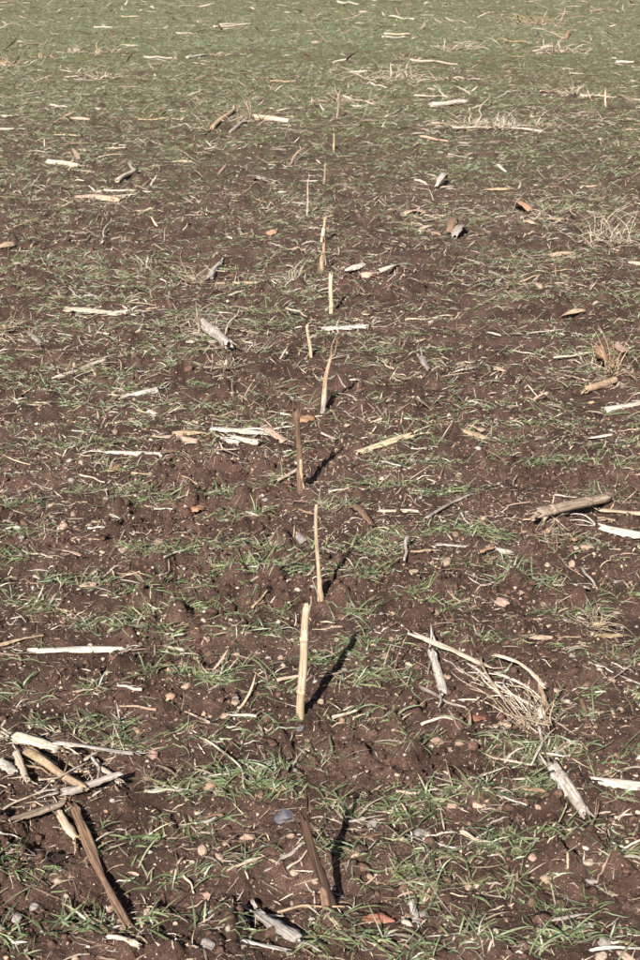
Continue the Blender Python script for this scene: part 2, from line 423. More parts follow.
def lie(a, b, r, lift=0.0, sink=0.3):
    """rest a straight piece on the uneven soil between two points: highest bumps carry it"""
    n = 9; xs = np.linspace(a.x, b.x, n); ys = np.linspace(a.y, b.y, n); hs = height(xs, ys)
    t = np.linspace(0, 1, n); k, c = np.polyfit(t, hs, 1); gap = np.percentile(hs - (k * t + c), 80)
    z0 = c + gap; A = a.copy(); B = b.copy(); A.z = z0 + r * (1 - sink) + lift; B.z = z0 + k + r * (1 - sink) + lift
    return A, B

NAMES = {'stalk': 'maize_stalk', 'split': 'split_stalk', 'husk': 'husk_strip', 'stick': 'straw', 'leaf': 'dead_leaf'}
CATS = {'stalk': 'stalk', 'split': 'stalk', 'husk': 'husk', 'stick': 'straw', 'leaf': 'leaf'}
SEED = [100]
PLACED = []                                           # (x, y, phrase) for labels that name a neighbour

def residue(kind, x0, y0, x1, y1, wpx, mat, label, lift=0.0, curl=None, bend=0.0, side=0.0, roll=None, frays=None, nodes=None, sheath=None, end_up=0.0, sink=0.3):
    SEED[0] += 1; sd = SEED[0]; rr = random.Random(sd)
    a, b = at(x0, y0), at(x1, y1); mid = (a + b) / 2; W = wpx * metre(mid) * (1.0 if y0 > 480 or kind == 'stick' else 1.22); r = W / 2
    big = wpx >= 6 and mid.y < 5.5                    # near enough for its parts to show
    if kind in ('stalk', 'stick'): A, B = lie(a, b, r, lift, sink)
    else: A, B = lie(a, b, 0.003 + 0.12 * W, lift, sink)
    B.z += end_up; d = B - A; L = d.length
    root = None
    rot = x_frame(d, roll=rr.uniform(-.3, .3) if roll is None else roll)
    m = M[mat]
    if kind == 'stalk':
        V, F, cen = tube(L, r, r * rr.uniform(0.82, 0.95), 14 if big else 6, 14 if big else 8, 0.9, side, 0.05, 0.14, True, sd, bend)
        if not big:
            o = obj(NAMES[kind], mesh('stalk', V, F, m))
        else:
            o = bpy.data.objects.new(NAMES[kind], None); COL.objects.link(o); o.empty_display_size = 0.02
            obj('stem', mesh('stem', V, F, m), o)
            for t in (nodes if nodes is not None else ([rr.uniform(0.2, 0.8)] if L > 0.09 else [])):
                nv, nf, _ = tube(r * 0.9, r * 1.06, r * 1.06, 4, 14, 0.15, 0, 0.10, 0.1, False, sd + 7)
                cy, cz = cen(t); k = obj('node', mesh('node', nv, nf, m), o); k.location = (t * L - r * 0.45, cy, cz)
            if sheath:
                t0, t1 = sheath
                sv, sf = strip((t1 - t0) * L, r * 4.2, 8, 6, 1.9, 0.0007, 0.02, 0.3, 0.05, (0.95, 0.5), 0.5, sd + 9)
                k = obj('leaf_sheath', mesh('leaf_sheath', sv, sf, M['silver' if mat in ('grey', 'brown') else 'pale']), o)
                cy, cz = cen((t0 + t1) / 2); k.location = (t0 * L, cy, cz + r * 0.18); k.rotation_euler = (rr.uniform(-.6, .6), 0, 0)
            nf_ = (rr.randint(1, 4) if frays is None else frays)
            for i in range(nf_):
                e = rr.choice((0, 1)); fl = r * rr.uniform(1.5, 5)
                fv, ff = strip(fl, r * rr.uniform(0.2, 0.5), 5, 2, 0.5, 0.0006, rr.uniform(-.1, .2), rr.uniform(-.6, .6), 0.1, (0.9, 0.15), 0.3, sd + 20 + i)
                k = obj('splinter', mesh('splinter', fv, ff, m), o); cy, cz = cen(e); an = rr.uniform(0, math.pi)
                k.location = ((L - 0.6 * r) if e else 0.6 * r, cy + r * 0.8 * math.cos(an), cz + r * 0.8 * math.sin(an))
                k.rotation_euler = (an, rr.uniform(-.25, .1), (0 if e else math.pi) + rr.uniform(-.35, .35))
    elif kind == 'split':
        V, F = strip(L, W * 1.25, 16 if big else 7, 6 if big else 4, 1.35 if curl is None else curl, max(0.0012, W * 0.09), bend, rr.uniform(-.5, .5), 0.05, (0.95, 0.85), 1.6, sd, side)
        if not big: o = obj(NAMES[kind], mesh('rind', V, F, m))
        else:
            o = bpy.data.objects.new(NAMES[kind], None); COL.objects.link(o); o.empty_display_size = 0.02
            obj('rind', mesh('rind', V, F, m), o)
            V, F = strip(L * 0.92, W * 0.55, 12, 4, 0.9, W * 0.16, bend, rr.uniform(-.3, .3), 0.06, (0.6, 0.5), 0.6, sd + 3, side)
            k = obj('pith', mesh('pith', V, F, M['pith' if mat in ('pale', 'white', 'yellow') else mat]), o); k.location = (L * .04, 0, -W * 0.20)
            for i in range(rr.randint(2, 4) if frays is None else frays):
                fv, ff = strip(W * rr.uniform(1, 3), W * rr.uniform(0.12, 0.25), 5, 2, 0.5, 0.0006, rr.uniform(-.1, .2), rr.uniform(-.6, .6), 0.1, (0.9, 0.15), 0.3, sd + 20 + i)
                k = obj('splinter', mesh('splinter', fv, ff, m), o); e = rr.choice((0, 1)); k.location = (L * 0.97 if e else L * 0.03, rr.uniform(-.4, .4) * W, -0.1 * W)
                k.rotation_euler = (0, rr.uniform(-.3, .1), (0 if e else math.pi) + rr.uniform(-.4, .4))
    elif kind in ('husk', 'leaf'):
        V, F = strip(L, W, 18 if big else 8, 6 if big else 4, (rr.uniform(0.4, 1.1) if curl is None else curl), max(0.0007, W * 0.02), bend or rr.uniform(0, 0.05), rr.uniform(-.7, .7), 0.16,
                     (0.8, 0.7) if kind == 'husk' else (0.5, 0.35), 1.1 if kind == 'husk' else 0.5, sd, side)
        o = obj(NAMES[kind], mesh(kind, V, F, m))
    else:
        n = 12; pts = []
        ph = [rr.uniform(0, 6.28) for _ in range(3)]
        for i in range(n + 1):
            t = i / n; pts.append((t * L, side * L * math.sin(math.pi * t) + 0.03 * L * math.sin(7 * t + ph[0]) * t * (1 - t) * 4, bend * L * math.sin(math.pi * t) + 0.012 * L * math.sin(9 * t + ph[1])))
        V, F = thread(pts, r, r * 0.55, 7)
        o = obj(NAMES[kind], mesh('stem', V, F, m))
    o.matrix_world = Matrix.LocRotScale(A, rot.to_quaternion(), None)
    PLACED.append((mid.x, mid.y, L, 6)); tag(o, label, CATS[kind])
    return o

def stub(bx, by, tx, ty, wpx, mat, label, lean=0.0, style='round', wtop=0.85, nodes=(0.35,), splinters=2, bark=None, side=0.0, bury=0.02):
    """a maize stalk cut off above the ground, still standing in its row"""
    SEED[0] += 1; sd = SEED[0]; rr = random.Random(sd)
    a = at(bx, by); d = ray(tx, ty); t = (a.y + lean) / d.y; top = Vector((d.x * t, a.y + lean, CAM_H + d.z * t))
    W = wpx * metre(a) * 0.84; r = W / 2; m = M[mat]
    ax = (top - a); L = ax.length + bury; ax.normalize()
    o = bpy.data.objects.new('maize_stub', None); COL.objects.link(o); o.empty_display_size = 0.02
    o.matrix_world = Matrix.LocRotScale(a - ax * bury, x_frame(ax, up=Vector((0, -1, 0))).to_quaternion(), None)
    if style == 'round':
        V, F, cen = tube(L, r, r * wtop, 18, 14, 0.9, side, 0.05, 0.15, True, sd)
        obj('stem', mesh('stem', V, F, m), o)
        for t in nodes:
            q = 1 + (wtop - 1) * t
            nv, nf, _ = tube(r * 0.8, r * 1.12 * q, r * 1.08 * q, 4, 14, 0.15, 0, 0.08, 0.1, False, sd + 7)
            cy, cz = cen(t); k = obj('node', mesh('node', nv, nf, m), o); k.location = (t * L - r * 0.4, cy, cz)
    else:
        V, F = strip(L, W * 1.3, 20, 8, 1.0, W * 0.16, 0.01, 0.5, 0.10, (1.0, wtop * 0.8), 1.1, sd, side)
        obj('stem', mesh('stem', V, F, m), o)
        cen = lambda t: (side * L * math.sin(math.pi * t), 0)
    for i in range(splinters):
        fl = L * rr.uniform(0.12, 0.3); fv, ff = strip(fl, r * rr.uniform(0.3, 0.6), 6, 2, 0.6, 0.0007, rr.uniform(-.05, .1), rr.uniform(-.6, .6), 0.1, (0.9, 0.12), 0.3, sd + 30 + i)
        k = obj('splinter', mesh('splinter', fv, ff, m), o); an = rr.uniform(0, 6.28); t = rr.choice((0.02, 0.93, 0.9)); cy, cz = cen(t)
        k.location = (t * L, cy + r * 0.85 * math.cos(an), cz + r * 0.85 * math.sin(an)); k.rotation_euler = (an, -0.06, rr.uniform(-.2, .2))
    if bark:
        t0, t1, bm = bark
        sv, sf = strip((t1 - t0) * L, W * 1.5, 10, 5, 1.2, 0.0007, 0.01, 0.2, 0.08, (0.9, 0.5), 0.8, sd + 50)
        k = obj('leaf_sheath', mesh('leaf_sheath', sv, sf, M[bm]), o); cy, cz = cen((t0 + t1) / 2); k.location = (t0 * L, cy, cz); k.rotation_euler = (rr.uniform(-1, 1), 0, 0)
        k.location.z += r * 0.55
    tag(o, label, 'stub', 'standing maize stubs in the row'); return o

def tuft(px, py, wpx, hpx, mat, label, n=18, flat=0.5, name='dry_grass_tuft', cat='tuft'):
    """a spray of dead leaf blades"""
    SEED[0] += 1; rr = random.Random(SEED[0]); p = at(px, py); s = metre(p); wpx = wpx * (1.3 if p.y > 5 else 1.1)
    o = bpy.data.objects.new(name, None); COL.objects.link(o); o.empty_display_size = 0.02; o.location = p + Vector((0, 0, -0.004))
    ms = blade_meshes(mat)
    for i in range(int(n * (1.4 if p.y < 5 else 2.4))):
        k = obj('blade', rr.choice(ms), o); az = rr.uniform(0, 6.28); el = rr.uniform(0.0, 0.4) if rr.random() < (flat if p.y < 5 else 0.5 + 0.5 * flat) else rr.uniform(0.4, 1.2)
        L = (abs(math.cos(az)) * wpx * 0.5 + (1 - abs(math.cos(az))) * wpx * 0.35) * s * math.cos(el) + hpx * s * math.sin(el); L *= rr.uniform(0.5, 1.05)
        k.rotation_euler = (rr.uniform(-.5, .5), -el, az); ws = max(0.0042, 1.05 * s) / 0.034 / max(L, 0.02) * rr.uniform(0.6, 1.2); k.scale = (L, L * ws, L)
        sp_ = 0.10 if p.y < 5 else 0.24; k.location = (rr.gauss(0, sp_) * wpx * s, rr.gauss(0, sp_) * wpx * s, 0)
    PLACED.append((p.x, p.y, wpx * s, 16)); tag(o, label, cat); return o

def root_clump(px, py, wpx, label, stem=None, n=18, spread=(0, 6.28), flat=0.7, mat='tan', up=0.02, thin=1.0, strands=()):
    """a pulled-up maize crown: the butt of the stem and the roots that spread from it"""
    SEED[0] += 1; rr = random.Random(SEED[0]); p = at(px, py); s = metre(p); Rm = wpx * s * 0.55
    o = bpy.data.objects.new('root_clump', None); COL.objects.link(o); o.empty_display_size = 0.02; o.location = p + Vector((0, 0, up * 0.5))
    V, F, _ = tube(Rm * 0.30, Rm * 0.10, Rm * 0.06, 6, 9, 1.2, 0, 0.25, 0.3, True, SEED[0])
    k = obj('crown', mesh('crown', V, F, M[mat]), o); k.rotation_euler = (0, -rr.uniform(0.1, 0.9), rr.uniform(*spread)); k.location = (0, 0, up * 0.4)
    for i in range(int(n * 1.7)):
        k = obj('root', rr.choice(ROOT_ME), o); L = Rm * rr.choice((rr.uniform(0.25, 0.6), rr.uniform(0.5, 1.25)))
        k.rotation_euler = (rr.uniform(0, 6.28) if rr.random() < .3 else rr.uniform(-.4, .4), -(rr.uniform(-0.15, 0.3) if rr.random() < flat else rr.uniform(0.3, 1.1)), rr.uniform(*spread))
        ws = min(1.5, max(0.5, 0.0016 / 0.03 / L)) * thin; k.scale = (L, L, L)
        k.location = (rr.gauss(0, .16) * Rm, rr.gauss(0, .10) * Rm, up * rr.uniform(0.1, 0.9))
    for (sx, sy, ex, ey, wv, sg, hi) in strands:      # long leaf and root strands bound to the crown
        a, b = at(sx, sy) - o.location, at(ex, ey) - o.location; pts = []
        v = b - a; nrm = Vector((-v.y, v.x, 0))
        for i in range(13):
            t = i / 12; q = a + v * t + nrm * (sg * math.sin(math.pi * t) + 0.03 * math.sin(8 * t + sx)); q.z += 0.006 + hi * math.sin(math.pi * min(1, t * 1.05)); pts.append(tuple(q))
        V, F = thread(pts, wv * s * 0.40, wv * s * 0.16, 5); obj('strand', mesh('strand', V, F, M[rr.choice(('pale', 'pale', 'white', 'tan'))]), o)
    if stem:
        x1, y1, sw, sm = stem
        e = at(x1, y1); r = sw * s / 2; v = e - p; v.z += r; L = v.length
        V, F, cen = tube(L, r, r * 0.85, 12, 12, 0.8, 0.02, 0.07, 0.14, True, SEED[0] + 3)
        k = obj('stem', mesh('stem', V, F, M[sm]), o); k.rotation_euler = x_frame(v).to_euler(); k.location = (0, 0, r * 0.8)
    PLACED.append((p.x, p.y, wpx * s, 12)); tag(o, label, 'roots'); return o

ICO = None
def ico(sub):
    import bmesh
    bm = bmesh.new(); bmesh.ops.create_icosphere(bm, subdivisions=sub, radius=1.0)
    v = np.array([x.co[:] for x in bm.verts]); f = [tuple(q.index for q in p.verts) for p in bm.faces]; bm.free(); return v, f
ICO3 = ico(3); ICO2 = ico(2)
def stone_mesh(name, mat, seed, ang=0.5, src=None):
    rr = np.random.default_rng(seed); v, f = src or ICO3; v = v.copy()
    for i in range(9):                                # flat facets knocked off a rounded body
        n = rr.normal(size=3); n /= np.linalg.norm(n); dcut = rr.uniform(0.45, 0.85) if i < 6 else rr.uniform(0.75, 1.0)
        dd = v @ n; v = v - np.outer(np.maximum(0, dd - dcut) * (0.75 + ang * 0.25), n)
    wv = rr.uniform(2, 5, (4, 3)); ph = rr.uniform(0, 6.28, 4)
    for i in range(4): v = v * (1 + 0.045 * np.sin(v @ wv[i] + ph[i]))[:, None]
    return mesh(name, v, f, M[mat], False)
def stone(px, py, wpx, hpx, mat, label, name='stone', me=None, group=None, sink=0.42):
    SEED[0] += 1; rr = random.Random(SEED[0]); p = at(px, py); s = metre(p)
    o = obj(name, me or stone_mesh('stone', mat, SEED[0], rr.uniform(0.2, 1.0)))
    a = wpx * s / 2; elev = math.atan2(CAM_H, p.y); c = max(0.35 * a, hpx * s / 2 * 0.75); b = max(0.5 * a, (hpx * s / 2) / max(0.4, math.sin(elev)) * 0.75)
    o.location = (p.x, p.y, p.z + c * (1 - 2 * sink) + 0.001); o.scale = (a, min(b, a * 1.3), c); o.rotation_euler = (rr.uniform(-.25, .25), rr.uniform(-.25, .25), rr.uniform(-.4, .4))
    PLACED.append((p.x, p.y, 0.02, 2)); tag(o, label, 'stone', group); return o

# ------------------------------------------------------------------ the row of standing stubs
stub(331, 914, 303, 806, 11.5, 'dark', 'dark rotten split maize stub, nearest in the standing row', lean=0.03, style='split', wtop=0.6, splinters=5, bark=(0.02, 0.36, 'brown'))
stub(301, 717, 307, 606, 10.5, 'yellow', 'thick pale straw-coloured maize stub, smooth and upright, with a long shadow', nodes=(0.30, 0.74), wtop=0.9, side=0.015)
stub(319, 600, 316, 506, 5.5, 'yellow', 'slim yellowish maize stub just behind the thick pale one', nodes=(0.5,), wtop=0.72, splinters=2, bark=(0.02, 0.4, 'tan'))
stub(301, 490, 296, 411, 7.5, 'brown', 'mottled brown maize stub with a dark flat top', nodes=(0.2, 0.6), wtop=0.85, bark=(0.05, 0.5, 'tan'))
stub(321, 414, 333, 348, 5.5, 'tan', 'ragged grey-tan maize stub leaning towards the upper right', lean=0.02, style='split', wtop=0.5, splinters=4, bark=(0.0, 0.5, 'silver'))
stub(311, 358, 307, 325, 4.2, 'yellow', 'short yellow maize stub in front of the long pale stalk lying across the row', nodes=(0.85,), wtop=0.9, splinters=1)
stub(331, 313, 331, 274, 5.2, 'yellow', 'bright straw-yellow maize stub beside a jagged black shadow', nodes=(0.25,), wtop=0.9, splinters=1)
stub(322, 269, 324, 241, 5, 'pink', 'orange-brown torn maize stub behind the bright yellow one', style='split', wtop=0.7, splinters=3, bark=(0, 0.7, 'tan'))
stub(322, 242, 325, 218, 4, 'tan', 'leafy tan maize stub standing behind the orange-brown one', wtop=0.6, splinters=4, bark=(0, 0.7, 'pale'))
stub(307, 216, 308, 180, 2.6, 'pale', 'very thin pale maize stub standing apart left of the row', wtop=0.6, splinters=1)
stub(324, 184, 325, 164, 2.8, 'tan', 'small thin tan maize stub far up the row', wtop=0.7, splinters=1)
stub(334, 152, 334, 134, 2.8, 'tan', 'small dull maize stub far up the row', wtop=0.8, splinters=2)
stub(293, 142, 293, 131, 2.2, 'dark', 'tiny dark maize stub below the far tangle of stalks', wtop=0.8, splinters=0, nodes=())
stub(337, 118, 339, 98, 2.6, 'bark', 'farthest tall maize stub, brownish, with a pale piece lying behind it', wtop=0.6, splinters=3)
stub(336, 92, 335, 85, 2.2, 'bark', 'tiny brown stub end at the far end of the row', wtop=0.7, splinters=1, nodes=())

# ------------------------------------------------------------------ residue lying on the soil, nearest first
# the heap on the left edge
residue('split', 12, 749, 64, 766, 12, 'pale', 'wide pale tan stalk on top of the heap, frayed at its end', lift=0.030, curl=1.0, frays=6)
residue('split', 50, 758, 139, 769, 6, 'silver', 'long narrow grey stalk tapering to a point, on top of the heap', lift=0.033, curl=1.0, side=0.01, frays=3)
residue('stalk', 26, 762, 86, 799, 8.5, 'tan', 'shiny tan stalk slanting across the middle of the heap', lift=0.018, nodes=[0.3, 0.7])
residue('split', 58, 806, 128, 787, 9.5, 'grey', 'grey stalk crossing the lower part of the heap', lift=0.020, curl=1.2, frays=3)
residue('split', 6, 827, 68, 803, 9, 'bark', 'brown strip at the lower end of the grey crossing stalk', lift=0.010, curl=0.8, side=-0.04)
residue('husk', 30, 757, 58, 780, 6, 'tan', 'torn tan leaf hanging between the stalks of the heap', lift=0.022)
residue('stick', 20, 772, 52, 783, 3, 'brown', 'thin brown stem inside the heap under the wide pale stalk', lift=0.012, side=0.1)
residue('husk', 74, 782, 98, 796, 5, 'brown', 'small brown shred under the grey crossing stalk', lift=0.004)
residue('stick', 40, 795, 90, 775, 2.2, 'pale', 'fine pale fibre lying over the tan stalk of the heap', lift=0.03, side=-0.08)
residue('split', 68, 806, 130, 938, 10, 'brown', 'long cracked brown stalk pointing down away from the heap', lift=0.008, curl=1.3, side=0.015, frays=4)
residue('split', 57, 809, 77, 846, 9, 'yellow', 'short yellow split stalk beside the long cracked brown one', lift=0.006)
residue('split', 99, 771, 124, 789, 8, 'pale', 'short pale split stalk at the right end of the heap', lift=0.010)
residue('split', 13, 757, 31, 792, 8, 'pale', 'short pale stalk standing off the left end of the heap', lift=0.015, frays=2)
residue('husk', -6, 766, 18, 782, 14, 'white', 'bright white piece of husk at the picture edge in the heap', lift=0.012, curl=0.7)
residue('stick', 0, 816, 53, 797, 2.6, 'pale', 'thin wavy pale root below the heap', lift=0.006, side=0.10)
residue('stick', 92, 764, 99, 791, 3.2, 'silver', 'thin grey stem bent down over the heap', lift=0.012, side=0.06)
residue('husk', 64, 776, 92, 773, 5, 'pink', 'small pinkish husk lying inside the heap', lift=0.004)
residue('split', 26, 872, 74, 856, 9, 'dark', 'dark half-buried stalk below the heap', lift=-0.004, sink=0.6)
residue('stick', 58, 762, 66, 787, 3, 'brown', 'thin bent brown stem arching over the tan stalk', lift=0.03, side=0.15, bend=0.1)
residue('husk', 22, 742, 62, 757, 7, 'tan', 'crumpled tan leaf at the upper edge of the heap', lift=0.012)
residue('stick', 0, 836, 22, 842, 2.2, 'white', 'short white root below the heap at the picture edge', lift=0.004, side=0.05)
root_clump(2, 748, 42, 'grey root crown at the left picture edge on the heap', n=14, spread=(-1.6, 1.2), mat='grey', up=0.03)
root_clump(150, 786, 34, 'small bristly root crown just right of the heap', n=26, flat=0.4, mat='tan', up=0.015)
for q in range(16): PLACED.append((at(R.gauss(62, 34), R.gauss(782, 24)).x, at(60, R.gauss(782, 22)).y, 0.05, 6))
for q in range(8): PLACED.append((at(R.gauss(500, 26), 700).x, at(500, R.gauss(705, 18)).y, 0.05, 6))
# foreground, middle and bottom
residue('split', 300, 960, 254, 919, 12, 'silver', 'grey split husk at the bottom edge of the picture', lift=0.008, curl=0.9, frays=4)
residue('husk', 291, 957, 240, 944, 6, 'silver', 'narrow pale husk joining the grey split husk at the bottom edge', lift=0.006)
residue('split', 408, 899, 421, 931, 9, 'silver', 'short grey stalk piece at the bottom right of the dark stub', curl=1.0)
residue('leaf', 361, 921, 396, 924, 12, 'rust', 'flat reddish-brown leaf piece beside the foot of the dark stub', curl=0.3)
residue('stick', 278, 920, 345, 916, 3, 'tan', 'thin tan stem lying across the foot of the dark stub', side=0.05, lift=0.006)
residue('stick', 200, 741, 244, 797, 2.5, 'pale', 'bent thin pale straw among the seedlings in the lower middle', side=0.12, lift=0.01)
residue('split', 200, 830, 219, 822, 4, 'silver', 'small grey forked straw among the seedlings', lift=0.006)
# right foreground
residue('split', 408, 641, 493, 681, 8, 'pale', 'long pale stalk slanting down to the big root crown', lift=0.020, frays=2)
residue('split', 432, 655, 443, 706, 11, 'silver', 'grey upright-lying stalk under the long pale slanting one', lift=0.006, curl=1.2, frays=3)
residue('husk', 490, 679, 546, 706, 7, 'pale', 'pale curved strip running over the big root crown', lift=0.025, side=0.10, bend=0.06)
residue('husk', 480, 668, 523, 735, 4, 'tan', 'thin tan strip sweeping down into the big root crown', lift=0.02, side=-0.1, bend=0.05)
residue('split', 537, 690, 549, 725, 6, 'tan', 'short tan stalk along the outer side of the big root crown', lift=0.02)
residue('stick', 420, 690, 466, 711, 4, 'grey', 'grey stem from the upright-lying stalk towards the rusty leaf', side=-0.05, lift=0.005)
residue('stick', 421, 728, 453, 722, 3.4, 'pale', 'bright bent straw below the grey upright-lying stalk', side=0.15, lift=0.004)
root_clump(540, 735, 86, 'big pale root crown lying on its side in the right foreground', n=34, spread=(1.35, 3.3), flat=0.6, mat='pale', up=0.03, strands=[(466, 668, 548, 722, 4.5, -0.10, 0.025), (480, 672, 540, 735, 3.4, -0.16, 0.03), (492, 676, 553, 712, 5, -0.12, 0.03), (500, 690, 545, 730, 3, 0.08, 0.03), (452, 703, 532, 733, 3, 0.06, 0.015), (470, 690, 528, 736, 2.6, -0.06, 0.02), (505, 680, 548, 738, 2.6, -0.2, 0.035), (486, 700, 540, 728, 2.2, 0.15, 0.02), (455, 668, 520, 720, 2.4, -0.05, 0.02), (515, 690, 556, 716, 2.4, -0.25, 0.03)] + [(455 + 6 * i + R.uniform(-8, 8), 672 + 2 * i + R.uniform(-4, 14), 530 + R.uniform(-8, 20), 728 + R.uniform(-14, 10), R.uniform(1.4, 2.6), R.uniform(-.22, .12), R.uniform(0.008, 0.03)) for i in range(14)])
residue('stick', 538, 738, 530, 774, 4, 'grey', 'short bent stem hanging from the big root crown', side=0.1, lift=0.01)
residue('leaf', 466, 720, 487, 722, 14, 'rust', 'rusty red leaf next to the big root crown', curl=0.5, bend=0.1)
residue('leaf', 492, 728, 512, 729, 10, 'pink', 'pale pinkish leaf scrap between the rusty leaf and the root crown', curl=0.4)
residue('stalk', 552, 777, 584, 820, 13, 'grey', 'thick weathered grey stalk end below the big root crown', nodes=[0.25], frays=5, sheath=(0.05, 0.7))
residue('split', 588, 783, 646, 794, 12, 'white', 'pale flat stalk cut by the right edge in the lower foreground', lift=0.008, curl=0.9)
residue('husk', 588, 953, 648, 949, 5, 'white', 'pale strip at the bottom right corner', curl=0.5)
residue('husk', 545, 922, 592, 915, 5, 'silver', 'thin grey strip near the bottom right corner', curl=0.5)
residue('leaf', 472, 806, 487, 807, 9, 'pink', 'small pinkish leaf beside the green tuft in the right foreground', curl=0.4)
residue('leaf', 594, 814, 612, 813, 5, 'pale', 'small pale leaf below the flat stalk at the right edge', curl=0.4)
residue('husk', 514, 639, 555, 639, 8, 'pink', 'short pinkish pale stalk piece below the tan stone', curl=1.1)
residue('husk', 556, 642, 628, 637, 8, 'tan', 'soil-stained tan husk under the fine root tuft', curl=0.8, sink=0.6)
root_clump(592, 632, 70, 'loose tuft of fine pale roots at the right middle', n=30, flat=0.75, mat='tan', up=0.02)
# left middle
residue('split', 22, 652, 128, 650, 11, 'white', 'bright white split stalk lying alone on bare soil', lift=0.006, curl=1.1, frays=3)
residue('husk', -4, 646, 46, 638, 7, 'tan', 'tan strip behind the left end of the bright white stalk', curl=0.8)
residue('stick', 22, 553, 53, 560, 2.6, 'pale', 'thin short pale straw below the tan triangular stone', side=-0.03)
residue('stick', 146, 600, 158, 628, 2, 'pale', 'thin upright-looking pale straw left of the slim stub', side=0.2)
residue('leaf', 79, 590, 97, 586, 8, 'pink', 'pinkish leaf scrap between two pale pebbles', curl=0.5)
residue('leaf', 190, 513, 205, 510, 11, 'orange', 'orange-red leaf standing out among the seedlings', curl=0.5, bend=0.12)
residue('split', 272, 489, 302, 477, 5, 'pale', 'pale stick pointing at the foot of the mottled brown stub', lift=0.012)
residue('leaf', 347, 512, 372, 537, 12, 'brown', 'curled brown leaf beside the slim stub shadow', curl=0.9, bend=0.15, lift=0.01)
residue('stick', 407, 548, 404, 571, 4.5, 'grey', 'short dark grey stem poking from the soil near a tan pebble', lift=0.004)
residue('leaf', 520, 533, 528, 531, 5, 'orange', 'small orange leaf scrap beside the brown bark stalk')
residue('leaf', 570, 545, 582, 540, 10, 'orange', 'larger orange leaf scrap under the brown bark stalk', curl=0.5, bend=0.1)
residue('leaf', 582, 550, 592, 546, 9, 'pink', 'pinkish leaf scrap next to the larger orange one', curl=0.5)
# right middle
residue('stalk', 534, 533, 607, 508, 10.5, 'bark', 'thick round brown-grey stalk propped up, with roots at its lower end', lift=0.022, nodes=[0.22, 0.72], sheath=(0.05, 0.24), frays=3)
root_clump(545, 541, 62, 'tangled tan roots under the thick round stalk', n=26, spread=(-1.9, 0.6), flat=0.7, mat='tan', up=0.02)
residue('split', 596, 515, 650, 517, 8.5, 'yellow', 'flat yellow-white stalk behind the end of the thick round stalk', lift=0.008, curl=0.9)
residue('split', 594, 528, 648, 540, 12, 'white', 'frayed bleached stalk at the right edge in the middle', lift=0.006, curl=1.2, frays=5)
residue('husk', 432, 546, 516, 557, 9, 'silver', 'long grey-tan half-buried stalk right of the slim stub', curl=1.2, sink=0.5)
residue('leaf', 478, 556, 494, 553, 8, 'orange', 'orange patch of husk on the long half-buried stalk', lift=0.008, curl=0.7)
residue('split', 420, 521, 473, 494, 4.5, 'grey', 'thin grey stalk slanting up right of the slim stub', lift=0.004)
residue('husk', 376, 513, 421, 515, 6, 'pale', 'pale tan stalk left of the thin grey slanting one', curl=1.0)
residue('stick', 582, 568, 597, 590, 3.5, 'silver', 'short silver straw below the tangled tan roots')
residue('stick', 598, 566, 607, 582, 2.5, 'dark', 'short dark twig below the tangled tan roots')
residue('split', 352, 456, 416, 440, 6.5, 'yellow', 'long yellow-tan stalk right of the mottled brown stub', lift=0.006, frays=2)
residue('split', 449, 431, 491, 444, 6, 'tan', 'grey-tan stalk right of the long yellow-tan one', curl=1.0)
residue('leaf', 468, 428, 486, 434, 8, 'pink', 'papery pink husk on the grey-tan stalk', lift=0.006, curl=0.6)
residue('husk', 586, 439, 617, 435, 3.4, 'white', 'thin white sliver below the pale split log-like stalk', curl=0.6)
residue('split', 601, 412, 648, 403, 7.5, 'white', 'thick bleached stalk cut by the right edge', curl=1.1, frays=2)
residue('stalk', 584, 396, 616, 384, 6.5, 'tan', 'short tan stalk end coming out of the brown leaf tuft', lift=0.004, nodes=[], frays=2)
residue('stick', 528, 385, 537, 398, 1.8, 'pale', 'thin pale straw on bare red soil at the right', side=0.03)
tuft(612, 372, 74, 34, 'tan', 'tangled tuft of tan maize leaves at the right edge', 26, 0.5)
residue('leaf', 598, 352, 606, 372, 9, 'orange', 'orange-tan leaf on the tangled tuft at the right edge', lift=0.02, curl=0.5)
residue('leaf', 616, 350, 624, 362, 9, 'pink', 'pink-tan folded leaf behind the tangled tuft at the right edge', lift=0.02, curl=0.5)
residue('stick', 553, 363, 592, 357, 2.2, 'pale', 'pale curved leaf rib left of the tangled tuft', side=-0.08, lift=0.01)
residue('leaf', 490, 367, 509, 376, 8, 'pink', 'pink-brown husk scrap on bare soil right of the row', curl=0.6)
residue('split', 420, 357, 434, 376, 6.5, 'grey', 'short steel-grey stalk right of the leaning ragged stub', curl=1.1)
residue('leaf', 438, 399, 456, 400, 8, 'grey', 'flat greyish-pink leaf scrap right of the leaning stub', curl=0.3)
residue('split', 312, 331, 373, 326, 6, 'silver', 'long pale grey stalk lying across the row behind the short yellow stub', curl=1.2)
residue('stick', 286, 317, 307, 327, 2.4, 'pale', 'thin bent straw touching the top of the short yellow stub', lift=0.03, side=0.1)
residue('stick', 299, 356, 305, 343, 1.8, 'tan', 'tiny straw leaning beside the foot of the short yellow stub')
